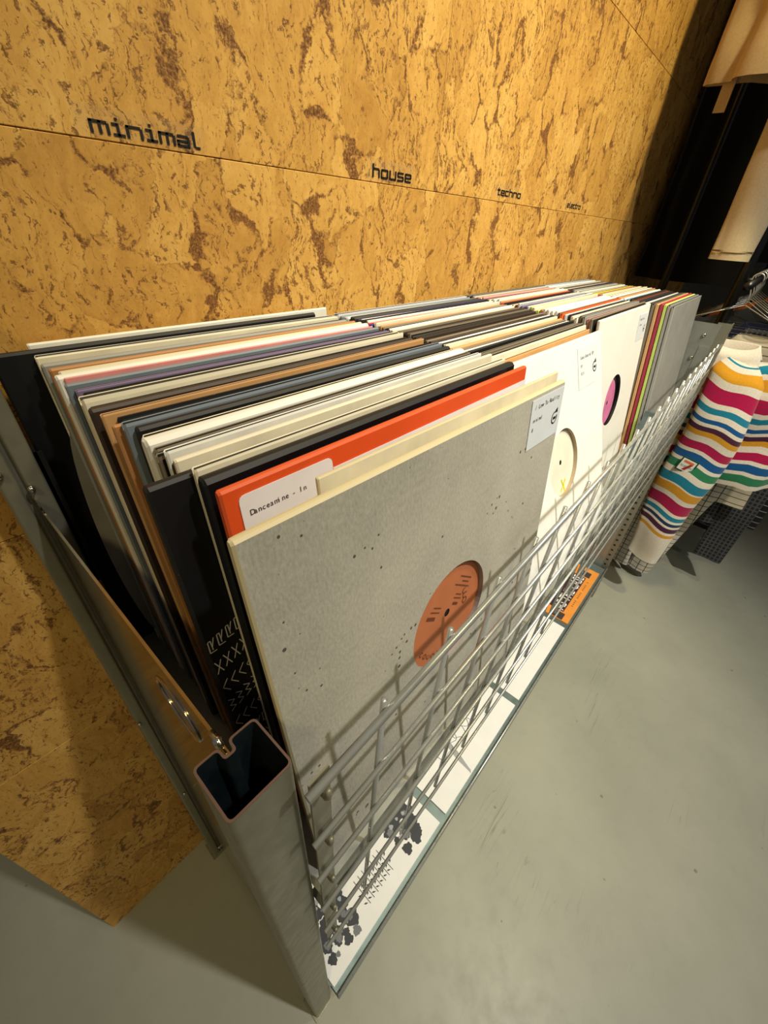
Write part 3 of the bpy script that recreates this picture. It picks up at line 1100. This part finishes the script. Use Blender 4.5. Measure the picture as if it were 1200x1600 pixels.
# a grey inner sleeve bulging out to the left of a black one in bin 1
host = b1[32][0]
gg = G()
V, F = [], []
n = 18
for k in range(n + 1):
    zz = 0.02 + 0.245 * k / n
    xl = -SW / 2 - 0.013 * math.sin(math.pi * min(1, (k / n) * 1.02)) ** 0.55
    V += [(xl, -0.0008, zz), (-0.05, -0.0008, zz + 0.01), (xl, -0.0002, zz), (-0.05, -0.0002, zz + 0.01)]
for k in range(n):
    a, b = 4 * k, 4 * k + 4
    F += [(a, a + 1, b + 1, b), (a + 2, b + 2, b + 3, a + 3), (a, b, b + 2, a + 2)]
obj('inner_sleeve', V, F, paper('grey_inner_paper', (148, 146, 140)), parent=host, label='grey paper inner sleeve bulging out sideways')

# ---- bins 2..4
def random_seq(weights, n, special=None):
    keys = list(weights)
    w = [weights[k] for k in keys]
    seq = []
    last = None
    for i in range(n):
        k = RND.choices(keys, w)[0]
        if k == last and RND.random() < 0.6:
            k = RND.choices(keys, w)[0]
        last = k
        seq.append((k, RND.uniform(0.75, 1.25)))
    for i, k in (special or {}).items():
        seq[i] = (k, 1.1)
    return seq


B2 = [('kraft', 1.0, 0.0, -0.006), ('cream', 0.8), ('black', 1.1), ('charcoal', 1.0), ('black', 1.0), ('white', 1.2), ('blackgloss', 0.9), ('kraft', 1.2), ('cream', 0.8), ('black', 1.0), ('white', 0.8)]
B2 += [('black' if i % 3 else 'darkbrown', 1.0) for i in range(9)]
B2 += [('cream', 0.9), ('white', 1.0), ('black', 1.0), ('kraft', 0.8), ('black', 0.9), ('cream', 0.9), ('blue', 0.8), ('red', 0.6), ('white', 0.8), ('black', 0.9), ('white', 1.0), ('navy', 0.9), ('charcoal', 1.0), ('black', 0.9), ('silver', 1.4), ('bluegrey', 1.0), ('silver', 1.5)]
CX2, CX3, CX4 = 0.5560, 0.8770, 1.1940
b2 = fill_bin(1, CX2, B2, 0.058, 0.350, 0.27, 0.075, start=2)
W3 = {'white': 5, 'black': 5, 'cream': 4, 'charcoal': 2, 'kraft': 1, 'grey': 1, 'pink': 1, 'navy': 1, 'silver': 1, 'teal': .6, 'crimson': .6, 'skyblue': .4}
B3 = random_seq(W3, 40, {0: 'black', 1: 'pink', 2: 'grey', 4: 'white', 6: 'black', 8: 'orange', 9: 'charcoal', 11: 'white', 13: 'white', 15: 'lime', 16: 'cream', 17: 'lime', 19: 'navy', 20: 'lilac', 22: 'crimson', 24: 'black', 26: 'red', 28: 'white', 31: 'cream', 33: 'pink', 34: 'cream', 37: 'charcoal', 38: 'black', 39: 'black'})
b3 = fill_bin(2, CX3, B3, 0.0925, 0.352, 0.155, 0.07, jit=0.004, start=2, hbase=SW, jh=0.002)
W4 = {'silver': 3, 'white': 4, 'black': 3, 'charcoal': 3, 'bluegrey': 2, 'cream': 3, 'grey': 2, 'kraft': 1, 'crimson': .5, 'navy': .5}
B4 = random_seq(W4, 42, {0: 'grey', 1: 'grey', 2: 'lime', 3: 'crimson', 4: 'kraft', 5: 'charcoal', 6: 'black', 7: 'silver', 8: 'black', 9: 'charcoal', 10: 'rust', 11: 'black', 12: 'skyblue', 13: 'white', 15: 'kraft', 17: 'white', 19: 'yellow', 21: 'crimson', 23: 'yellow', 25: 'silver', 30: 'navy', 36: 'silver', 40: 'silver', 41: 'bluegrey'})
b4 = fill_bin(3, CX4, B4, 0.042, 0.350, 0.15, 0.07, jit=0.0015, start=1)

# teal and crimson blocks printed along the top of one techno sleeve
tgt, tt, _ = b3[22]
M_TEAL = paper('teal_print', (84, 176, 146), 0.5, 0.03)
gg = G()
for k in range(6):
    x = -0.14 + k * 0.048
    gg.box((x, tt * 0.2, max(v.co.z for v in tgt.data.vertices) - 0.0002), (x + 0.032, tt * 0.8, max(v.co.z for v in tgt.data.vertices) + 0.0004))
    gg.box((x, -0.0004, 0.298), (x + 0.032, 0.0, max(v.co.z for v in tgt.data.vertices) - tt * 0.3))
gg.obj('printed_blocks', M_TEAL, parent=tgt, label='teal blocks printed along the crimson edge')

M_WCARD = paper('white_card', (236, 235, 230), 0.42, 0.015)
ED_WHITE = edge_mat('edge_white_card', (230, 226, 214))
M_LBLW = paper('cream_label', (226, 222, 206), 0.5, 0.03)
w2, w2d, _ = holed_sleeve(0.563, 0.0195, 0.355, 'plain white sleeve with round cut-out over a cream label, front of house bin', 'records in the house bin',
                          M_WCARD, ED_WHITE, 0.0065, 0.0055, 0.0485, M_LBLW, 0.050, inner=paper('tan_inner_card', (176, 158, 132)), yaw=-0.02)
sticker(w2, 0.060, 0.140, 0.245, 0.302, [('Lose Control EP', 0.12, 0.72, 0.0062), ('EP', 0.12, 0.52, 0.0052), ('12.5', 0.12, 0.34, 0.0052)])
gg = G()
for (a, b) in (((-0.008, -0.008), (0.010, 0.006)), ((0.007, -0.012), (-0.004, 0.010))):
    pa, pb = Vector(a) + Vector((0.004, -0.036)), Vector(b) + Vector((0.004, -0.036))
    d = (pb - pa).normalized()
    nn = Vector((-d.y, d.x)) * 0.0016
    gg.add([(q.x, 0.0053, q.y + 0.1575) for q in (pa + nn, pb + nn, pb - nn, pa - nn)], [(0, 1, 2, 3)])
gg.obj('pen_mark', plain('yellow_pen', (222, 220, 40), 0.6), parent=w2d, label='yellow cross drawn on the label')
w3, w3d, _ = holed_sleeve(0.8830, 0.0790, 0.17, 'plain white sleeve with round cut-out over a pink label, front of techno bin', 'records in the techno bin',
                          M_WCARD, ED_WHITE, 0.0055, 0.0045, 0.0485, paper('pink_label', (208, 116, 164), 0.5, 0.1), 0.044, doff=(-0.011, -0.003), inner=M_INK)
sticker(w3, 0.086, 0.146, 0.252, 0.300, [('Raw Series', 0.12, 0.78, 0.0058), ('techno', 0.12, 0.58, 0.005)], arrow=True)

# ------------------------------------------------------------------ records lying on the lower tray
def flat_record(x0, mat, label, w=0.308):
    root = empty('record_sleeve', (x0 + w / 2, 0.0115 + 0.1575, LOWZ), label=label, cat='record', group='records on the lower tray')
    gg = G()
    t = 0.004
    gg.box((-w / 2, -0.1575, 0.0003), (w / 2, 0.1575, t))
    s = gg.obj('cover', mat, parent=root)
    bm = bmesh.new(); bm.from_mesh(s.data); bmesh.ops.bevel(bm, geom=list(bm.edges), offset=0.0008, segments=1); bm.to_mesh(s.data); bm.free()
    return root


M_FLATW = paper('white_cover', (232, 234, 234), 0.4, 0.012)
fr1 = flat_record(0.0460, M_FLATW, 'white sleeve with black cloud and plant drawing, nearest on the lower tray', 0.284)
fr2 = flat_record(0.3495, M_FLATW, 'white sleeve with thin grey line drawing, second on the lower tray')
fr3 = flat_record(0.6760, M_FLATW, 'plain white sleeve between the line drawing and the orange one on the lower tray')
fr4 = flat_record(1.0050, paper('orange_cover', (226, 148, 66), 0.45, 0.03), 'orange sleeve with white block lettering, farthest on the lower tray', 0.300)


def blob(gg, cx, cy, r, n=16, z=0.0043, amp=0.25, seed=0):
    rr = random.Random(seed)
    ph = [rr.uniform(0, 6.28) for _ in range(4)]
    vs = []
    for k in range(n * 2):
        t = math.pi * k / n
        q = r * (1 + amp * 0.5 * math.sin(3 * t + ph[0]) + amp * 0.35 * math.sin(7 * t + ph[1]) + amp * 0.2 * math.sin(11 * t + ph[2]))
        vs.append((cx + q * math.cos(t), cy + q * math.sin(t), z))
    gg.add(vs, [tuple(range(len(vs)))])


M_DRAW = plain('charcoal_drawing', (52, 55, 62), 0.6)
M_DRAW2 = plain('mid_grey_drawing', (112, 116, 122), 0.6)
M_DRAW3 = plain('light_grey_drawing', (160, 164, 168), 0.6)
# cloud shaped masses at the two ends, small plant in the middle (record centre is 0,0; front edge y=-0.1575)
rr = random.Random(5)
gA, gB, gC = G(), G(), G()
for (cx0, cx1, n) in ((-0.124, -0.066, 26), (0.055, 0.118, 26)):
    for k in range(n):
        cx = rr.uniform(cx0, cx1)
        cy = -0.134 + rr.uniform(-0.004, 0.07)
        blob(gA, cx, cy, rr.uniform(0.006, 0.013), seed=k, z=0.00425 + 0.00001 * k)
    for k in range(n // 2):
        blob(gB, rr.uniform(cx0, cx1), -0.137 + rr.uniform(-0.006, 0.07), rr.uniform(0.003, 0.007), seed=100 + k, z=0.0046 + 0.00001 * k)
    for k in range(n // 2):
        blob(gC, rr.uniform(cx0, cx1), -0.126 + rr.uniform(-0.002, 0.08), rr.uniform(0.002, 0.0045), seed=200 + k, z=0.0048 + 0.00001 * k)
for k in range(22):
    blob(gB, rr.uniform(-0.07, 0.055), rr.uniform(-0.075, -0.045), rr.uniform(0.003, 0.007), seed=300 + k, z=0.0044 + 0.00001 * k)
for k in range(16):
    blob(gA, rr.uniform(-0.07, 0.055), rr.uniform(-0.08, -0.045), rr.uniform(0.002, 0.005), seed=330 + k, z=0.0047 + 0.00001 * k)
# plant: stems with leaves
for s in range(7):
    bx, by = -0.005 + 0.010 * (s - 3), -0.113
    for k in range(5):
        lx, ly = bx + 0.006 * ((k % 2) * 2 - 1), by - 0.007 * k + 0.012
        ang = 0.6 * ((k % 2) * 2 - 1)
        c, sn = math.cos(ang), math.sin(ang)
        pts = [(-0.0035, 0), (0, 0.0013), (0.0045, 0), (0, -0.0013)]
        gA.add([(lx + a * c - b * sn, ly + a * sn + b * c, 0.0045) for a, b in pts], [(0, 1, 2, 3)])
    gA.add([(bx - 0.0005, by + 0.02, 0.0045), (bx + 0.0005, by + 0.02, 0.0045), (bx + 0.0005, by - 0.022, 0.0045), (bx - 0.0005, by - 0.022, 0.0045)], [(0, 1, 2, 3)])
gA.obj('dark_drawing', M_DRAW, parent=fr1, label='dark cloud and plant drawing')
gB.obj('grey_drawing', M_DRAW2, parent=fr1)
gC.obj('pale_drawing', M_DRAW3, parent=fr1)
# second record: grey sweeping band across, loops
gg = G()
prev = None
for k in range(41):
    t = k / 40
    x = -0.052 + 0.012 * math.sin(t * 3.0) + 0.03 * t * t
    y = -0.1565 + 0.20 * t
    w = 0.003 + 0.004 * math.sin(math.pi * min(1, t * 2.2)) ** 2
    cur = ((x - w, y), (x + w, y + 0.004))
    if prev:
        gg.add([(prev[0][0], prev[0][1], 0.0044), (prev[1][0], prev[1][1], 0.0044), (cur[1][0], cur[1][1], 0.0044), (cur[0][0], cur[0][1], 0.0044)], [(0, 1, 2, 3)])
    prev = cur
gg.obj('grey_stroke', M_DRAW3, parent=fr2, label='grey sweeping stroke')
gg = G()
for k in range(5):
    pts = []
    cx, cy = -0.055 + 0.028 * k, -0.085 + 0.008 * (k % 2)
    for j in range(21):
        t = 2 * math.pi * j / 20
        pts.append((cx + (0.022 - 0.002 * k) * math.cos(t), cy + 0.016 * math.sin(t) + 0.004 * math.sin(3 * t + k), 0.0045))
    gg.tube(pts, 0.0006, 5, cap=False)
gg.obj('loop_drawing', M_DRAW2, parent=fr2)
V, F = text_geo('compilation', 0.0062)
obj('small_text', [(0.078 + u, -0.115 + v, 0.0043) for u, v in V], F, M_DRAW2, parent=fr2)
# fourth record: block letters read along the front edge
gg = G()
gg.box((-0.112, -0.130, 0.0040), (0.092, -0.040, 0.0043))
gg.obj('dark_title_block', plain('dark_plum_block', (66, 40, 46), 0.5), parent=fr4)
V, F = text_geo('AS THE CASE', 0.046)
uw = max(u for u, v in V)
obj('block_title', [(-0.108 + u * 0.195 / uw, -0.127 + v * 1.05, 0.0046) for u, v in V], F, M_FLATW, parent=fr4, label='white block lettering')
for a, b in ((-0.148, -0.118), (0.098, 0.128)):
    gg = G()
    gg.box((a, -0.138, 0.0040), (b, -0.098, 0.0043))
    gg.obj('dark_square', plain('dark_photo_square', (62, 58, 60), 0.5), parent=fr4, label='small dark picture square')
gg = G()
for k in range(16):
    if k % 5 != 4:
        gg.box((-0.07 + k * 0.0095, -0.144, 0.0040), (-0.07 + k * 0.0095 + 0.004, -0.139, 0.0043))
gg.obj('small_print', plain('brown_small_print', (150, 92, 40), 0.6), parent=fr4)

# ------------------------------------------------------------------ clothes racks at the far end
rackA = empty('clothes_rack', (1.62, 0.04, 0.0), label='black pipe clothes rack behind the record shelf', cat='clothes rack')


def rp(pts, r, name, mat=M_BLACKMETAL):
    gg = G()
    gg.tube([(x - 1.62, y - 0.04, zz) for x, y, zz in pts], r, 12)
    return gg.obj(name, mat, parent=rackA, smooth=True)


rp([(1.648, 0.045, 0), (1.648, 0.045, 2.25)], 0.014, 'upright')
rp([(1.78, 0.255, 0), (1.78, 0.255, 2.25)], 0.012, 'upright')
rp([(2.95, 0.045, 0), (2.95, 0.045, 2.25)], 0.014, 'upright')
rp([(1.40, 0.012, 1.035), (3.05, 0.012, 1.035)], 0.010, 'rail')
rp([(1.40, 0.20, 2.20), (3.05, 0.20, 2.20)], 0.012, 'rail')
rp([(1.648, 0.045, 1.035), (1.648, 0.012, 1.035)], 0.008, 'bracket')
rp([(1.648, 0.045, 2.22), (1.648, 0.20, 2.20)], 0.010, 'bracket')


def loft(rows, n=36, fold=0.0, nf=5, ph=0.0, slope=0.0, yref=0.0, close_top=True, sway=0.0):
    """rows: (x, y, z, half width in y, half depth in x) from top to bottom"""
    V, F = [], []
    R = len(rows)
    for i, (x, y, zz, hw, hd) in enumerate(rows):
        amp = fold * (i / (R - 1)) ** 0.8
        for k in range(n):
            t = 2 * math.pi * k / n
            c, s = math.cos(t), math.sin(t)
            # flattened superellipse
            cy = math.copysign(abs(c) ** 0.8, c)
            cx = math.copysign(abs(s) ** 0.9, s)
            w = 1 + amp * math.sin(nf * t + ph + 0.6 * math.sin(zz * 9))
            yy = y + hw * cy * (1 + 0.25 * (w - 1))
            xx = x + hd * cx * w + fold * 0.012 * math.sin(zz * 31 + ph)
            yy += sway * math.sin(zz * 15 + ph)
            V.append((xx, yy, zz - slope * (yref - yy) + sway * 0.9 * math.sin(yy * 55 + zz * 9)))
    for i in range(R - 1):
        for k in range(n):
            q = (k + 1) % n
            F.append((i * n + k, (i + 1) * n + k, (i + 1) * n + q, i * n + q))
    if close_top:
        F.append(tuple(range(n)))
    return V, F


def interp(keys, zs):
    out = []
    for zz in zs:
        for a, b in zip(keys[:-1], keys[1:]):
            if a[2] >= zz >= b[2]:
                f = (a[2] - zz) / (a[2] - b[2]) if a[2] != b[2] else 0
                out.append((a[0] + (b[0] - a[0]) * f, a[1] + (b[1] - a[1]) * f, zz, a[3] + (b[3] - a[3]) * f, a[4] + (b[4] - a[4]) * f))
                break
    return out


FAB = {'white': fabric('rugby_cream', (222, 214, 198)), 'gold': fabric('rugby_gold', (206, 148, 36)), 'magenta': fabric('rugby_magenta', (168, 16, 72)),
       'teal': fabric('rugby_teal', (24, 122, 150)), 'blue': fabric('rugby_blue', (14, 82, 140)), 'purple': fabric('rugby_plum', (70, 28, 56)),
       'green': fabric('rugby_green', (42, 122, 84)), 'navy': fabric('rugby_navy', (22, 50, 84))}
STR = [(0.888, 0.868, 'teal'), (0.855, 0.828, 'gold'), (0.808, 0.771, 'magenta'), (0.757, 0.741, 'teal'), (0.726, 0.714, 'blue'), (0.704, 0.690, 'purple'), (0.690, 0.675, 'gold'),
       (0.656, 0.632, 'magenta'), (0.621, 0.599, 'blue'), (0.588, 0.564, 'green'), (0.544, 0.515, 'teal'), (0.510, 0.482, 'gold'), (0.466, 0.428, 'magenta'),
       (0.417, 0.402, 'teal'), (0.393, 0.382, 'navy'), (0.374, 0.357, 'purple'), (0.347, 0.335, 'gold')]
SN = list(FAB)


def stripe_at(s):
    for a, b, c in STR:
        if a >= s >= b:
            return SN.index(c)
    return 0


def striped(keys, name, parent, slope, yref, sshift=0.0, fold=0.25, nf=4, ph=0.0, n=36):
    top, bot = keys[0][2], keys[-1][2]
    zs = set([top, bot])
    for a, b, _ in STR:
        for v in (a, b):
            v2 = v + sshift
            if bot < v2 < top:
                zs.add(v2)
    zs = sorted(zs, reverse=True)
    full = []
    for a, b in zip(zs[:-1], zs[1:]):
        k = max(1, int((a - b) / 0.008))
        full += [a - (a - b) * i / k for i in range(k)]
    full.append(bot)
    rows_ = interp(keys, full)
    V, F = loft(rows_, n, fold, nf, ph, slope, yref, sway=0.0055)
    fm = []
    for f in F:
        i = min(f) // n
        if len(f) > 4:
            fm.append(0)
            continue
        zc = (rows_[i][2] + rows_[i + 1][2]) / 2 - sshift
        fm.append(stripe_at(zc))
    return obj(name, V, F, [FAB[k] for k in SN], fm, True, parent=parent)


def hanger(x, y, ztop, label, half=0.19):
    h = empty('coat_hanger', (x, y, ztop), label=label, cat='hanger', group='wire hangers on the low rail')
    gg = G()
    gg.tube([(0, 0.012 * math.cos(a), 0.004 + 0.012 * math.sin(a)) for a in [math.radians(200 - 20 * k) for k in range(12)]] + [(0, 0.0, -0.03), (0, 0, -0.055)], 0.0016, 6)
    gg.obj('hook', M_WIRE, parent=h, smooth=True)
    gg = G()
    gg.tube([(0, 0, -0.055), (0, -half, -0.135), (0, half, -0.135), (0, 0, -0.055)], 0.0016, 6)
    gg.obj('shoulder_bar', M_WIRE, parent=h, smooth=True)
    return h


def collar(parent, mat, x, y, zz, hw, hd, hgt):
    V, F = [], []
    n = 28
    for j, (dz, sc) in enumerate(((0.0, 0.95), (hgt, 0.90), (hgt * 1.06, 0.97), (hgt * 0.25, 1.22), (-hgt * 0.75, 1.36))):
        for k in range(n):
            t = 2 * math.pi * k / n
            drop = 0.016 * max(0, -math.sin(t))
            V.append((x + hd * sc * math.sin(t), y + hw * sc * math.cos(t), zz + dz - drop))
    for j in range(4):
        for k in range(n):
            q = (k + 1) % n
            F.append((j * n + k, (j + 1) * n + k, (j + 1) * n + q, j * n + q))
    return obj('collar', V, F, mat, smooth=True, parent=parent)


# --- striped rugby shirt
sh = empty('striped_shirt', (0, 0, 0), label='cream rugby shirt with bright multicoloured stripes, nearest garment on the low rail', cat='shirt')
tk = [(1.512, -0.030, 0.872, 0.060, 0.030), (1.512, -0.075, 0.845, 0.150, 0.040), (1.512, -0.105, 0.79, 0.190, 0.046), (1.512, -0.112, 0.60, 0.178, 0.046), (1.512, -0.115, 0.525, 0.172, 0.044)]
striped(tk, 'torso', sh, -0.20, -0.14, sshift=-0.024, fold=0.3, nf=5)
sk = [(1.470, -0.058, 0.872, 0.040, 0.016), (1.452, -0.066, 0.835, 0.064, 0.024), (1.445, -0.072, 0.70, 0.070, 0.028), (1.445, -0.074, 0.55, 0.070, 0.028), (1.446, -0.070, 0.40, 0.062, 0.026), (1.447, -0.068, 0.30, 0.054, 0.023), (1.447, -0.068, 0.215, 0.050, 0.021)]
striped(sk, 'sleeve', sh, 0.19, -0.003, fold=0.22, nf=3, ph=1.0)
collar(sh, FAB['white'], 1.480, -0.022, 0.872, 0.052, 0.018, 0.032)
# badge on the sleeve
bd = empty('sleeve_badge', (1.4145, -0.058, 0.572), parent=sh, label='square white badge with green border and a red orange seven')
bd.rotation_euler = (math.radians(10), 0, math.radians(0))
gg = G(); gg.box((0, -0.0225, -0.0225), (0.002, 0.0225, 0.0225)); gg.obj('border', fabric('badge_green', (18, 66, 48)), parent=bd)
gg = G(); gg.box((-0.0008, -0.0185, -0.0185), (0.0002, 0.0185, 0.0185)); gg.obj('ground', fabric('badge_white', (226, 224, 214)), parent=bd)


def badge_poly(pts, name, mat, off):
    return obj(name, [(off, -u * 0.0185, v * 0.0185) for u, v in pts], [tuple(range(len(pts)))], mat, parent=bd)


badge_poly([(-0.72, 0.78), (0.72, 0.78), (0.72, 0.42), (-0.72, 0.42)], 'seven_bar', fabric('badge_orange', (214, 112, 52)), -0.0012)
badge_poly([(0.36, 0.42), (0.72, 0.42), (0.12, -0.82), (-0.36, -0.82), (0.0, -0.1)], 'seven_stem', fabric('badge_red', (170, 34, 40)), -0.0012)
V, F = text_geo('ELEVEN', 0.010)
uw = max(u for u, v in V)
obj('badge_text', [(-0.0016, 0.0155 - u * 0.031 / uw, -0.0055 + v * 0.8) for u, v in V], F, fabric('badge_text_green', (30, 96, 60)), parent=bd)
hanger(1.500, 0.004, 1.043, 'wire hanger carrying the striped rugby shirt')


def lined(name, rgb, line, sy, sz, wy, wz):
    """woven check / pin stripe in garment space: lines every sy across and sz down"""
    k = NT(name)
    tc = k.n('ShaderNodeTexCoord')
    sp = k.n('ShaderNodeSeparateXYZ')
    k.l(tc.outputs['Object'], sp.inputs[0])
    fac = None
    for o_, per, w in ((1, sy, wy), (2, sz, wz)):
        if not per:
            continue
        fr = k.math('FRACT', k.math('DIVIDE', k.math('ADD', sp.outputs[o_], 5.0), per))
        m_ = k.math('LESS_THAN', fr, w)
        fac = m_ if fac is None else k.math('MAXIMUM', fac, m_)
    k.l(k.mix(fac, srgb(*rgb), srgb(*line)), k.b.inputs['Base Color'])
    k.b.inputs['Roughness'].default_value = 0.9
    return k.mat


def garment(name, label, x, yc, ztop, hw, length, mat, cat='shirt', sleeve=None, hd=0.016, hook=True, col=True, fold=0.35, group='garments on the low rail', n=30):
    e = empty(name, (x, yc, ztop), label=label, cat=cat, group=group)
    rows_ = []
    prof = [(0, 0.32, 0.5), (0.04, 0.62, 0.8), (0.09, 0.95, 1), (0.18, 1.0, 1), (0.6, 0.97, 1.1), (1.0, 1.0, 1.2)]
    keys = [(0, 0, -f * length, hw * a, hd * b) for f, a, b in prof]
    zs = [-length * i / 26 for i in range(27)]
    V, F = loft(interp(keys, zs), n, fold, 5, x * 17)
    obj('torso', V, F, mat, smooth=True, parent=e)
    if sleeve:
        sy, sl, sw = sleeve
        for sgn in (-1, 1):
            yb = sgn * hw * 0.92
            keys = [(0.0, yb * 0.8, -0.05, sw * 0.8, hd * 0.6), (-0.004, yb + sgn * 0.01, -0.12, sw, hd * 0.8), (-0.004, yb + sgn * sy * 0.6, -sl * 0.6, sw * 0.85, hd * 0.8), (-0.004, yb + sgn * sy, -sl, sw * 0.7, hd * 0.7)]
            zs = [-0.05 - (sl - 0.05) * i / 18 for i in range(19)]
            V, F = loft(interp(keys, zs), 20, fold, 3, x * 13 + sgn)
            obj('sleeve', V, F, mat, smooth=True, parent=e)
    if col:
        collar(e, mat, 0, 0, -0.004, hw * 0.27, hd * 0.7, 0.022)
    return e


PLAID = lined('black_grey_check', (30, 30, 32), (74, 74, 76), 0.013, 0.014, 0.35, 0.30)
PIN = lined('tan_pinstripe', (196, 186, 162), (86, 80, 66), 0, 0.022, 0, 0.13)
CHK = lined('cream_window_check', (206, 200, 184), (60, 60, 60), 0.026, 0.020, 0.10, 0.12)
NAVY = fabric('navy_cloth', (24, 28, 52))
BLK = fabric('black_cloth', (14, 14, 16))
CHAR = fabric('charcoal_cloth', (48, 50, 54))
STRP = lined('black_white_stripe', (26, 26, 28), (150, 150, 146), 0, 0.024, 0, 0.12)
ORG = fabric('orange_cloth', (196, 92, 24))
BEIGE = fabric('beige_cotton', (176, 152, 112))
BEIGE2 = fabric('pale_beige_cotton', (196, 180, 146))
garment('checked_shirt', 'cream shirt with thin black check, its cuff showing below the striped sleeve', 1.605, -0.045, 0.85, 0.15, 0.45, CHK, sleeve=(-0.10, 0.81, 0.055))
garment('polo_shirt', 'tan polo shirt with thin dark pin stripes behind the striped rugby shirt', 1.690, -0.060, 0.88, 0.19, 0.50, PIN)
garment('plaid_shirt', 'black and grey plaid shirt hanging behind the tan polo shirt', 1.745, -0.070, 0.89, 0.19, 0.62, PLAID, sleeve=(0.02, 0.76, 0.062))
garment('navy_shirt', 'dark navy shirt half hidden behind the plaid shirt', 1.800, -0.060, 0.90, 0.20, 0.66, NAVY, sleeve=(0.0, 0.66, 0.06))
garment('lined_shirt', 'black shirt with thin white lines beyond the navy shirt', 1.855, -0.080, 0.89, 0.22, 0.70, STRP, sleeve=(0.02, 0.64, 0.06))
garment('charcoal_jacket', 'charcoal jacket with rounded shoulders on the low rail', 1.920, -0.070, 0.95, 0.22, 0.66, CHAR, cat='jacket', sleeve=(0.03, 0.6, 0.07), hd=0.022)
garment('orange_top', 'orange top among the dark garments on the low rail', 1.985, -0.090, 0.970, 0.21, 0.6, ORG, cat='top')
garment('black_jacket', 'black jacket beyond the orange top on the low rail', 2.050, -0.070, 0.955, 0.24, 0.7, BLK, cat='jacket', sleeve=(0.03, 0.6, 0.07), hd=0.022)
for i, xh in enumerate((1.605, 1.69, 1.745, 1.80, 1.855, 1.92, 1.985, 2.05)):
    hanger(xh, 0.004, 1.043, '%s wire hanger along the low rail behind the striped shirt' % ordinal(i + 2), 0.15)

# --- upper rail
UG = 'garments on the high rail'
garment('beige_jacket', 'beige cotton jacket hem hanging from the high rail, nearest the wall corner', 1.52, 0.088, 2.13, 0.185, 0.715, BEIGE, cat='jacket', hd=0.030, fold=0.5, group=UG, n=40)
gg = G()
gg.box((-0.004, -0.012, -0.05), (0.0, 0.012, 0.04))
st = obj('hem_tie', [(x, y + 0.150, zz - 0.715) for x, y, zz in gg.v], gg.f, BEIGE, parent=bpy.data.objects['beige_jacket'])
e = empty('beige_trousers', (1.60, 0.093, 2.13), label='pale beige trouser leg with stitched hem on the high rail', cat='trousers', group=UG)
for sgn in (0,):
    keys = [(0, 0.0, 0.0, 0.05, 0.012), (0, 0.0, -0.3, 0.062, 0.016), (0, 0.0, -1.052, 0.046, 0.018)]
    zs = [-1.052 * i / 40 for i in range(41)]
    V, F = loft(interp(keys, zs), 24, 0.3, 3, 0.4)
    leg = obj('leg', V, F, BEIGE2, smooth=True, parent=e)
    gg = G()
    keys = [(0, 0.0, -1.030, 0.0472, 0.0200), (0, 0.0, -1.034, 0.0472, 0.0200)]
    V, F = loft(interp(keys, [-1.030, -1.034]), 24, 0.3, 3, 0.4, close_top=False)
    obj('hem_stitch', V, F, fabric('beige_thread', (150, 132, 98)), smooth=True, parent=leg)
garment('black_coat', 'long black coat on the high rail close to the cork wall', 1.92, 0.210, 2.13, 0.162, 1.13, BLK, cat='coat', hd=0.05, fold=0.3, group=UG)
garment('black_dress', 'long black dress on the high rail behind the beige trousers', 2.08, 0.10, 2.13, 0.26, 1.06, BLK, cat='dress', hd=0.04, fold=0.3, group=UG)
garment('dark_coat', 'charcoal coat at the far end of the high rail', 2.25, 0.05, 2.13, 0.32, 1.06, CHAR, cat='coat', hd=0.05, fold=0.3, group=UG)
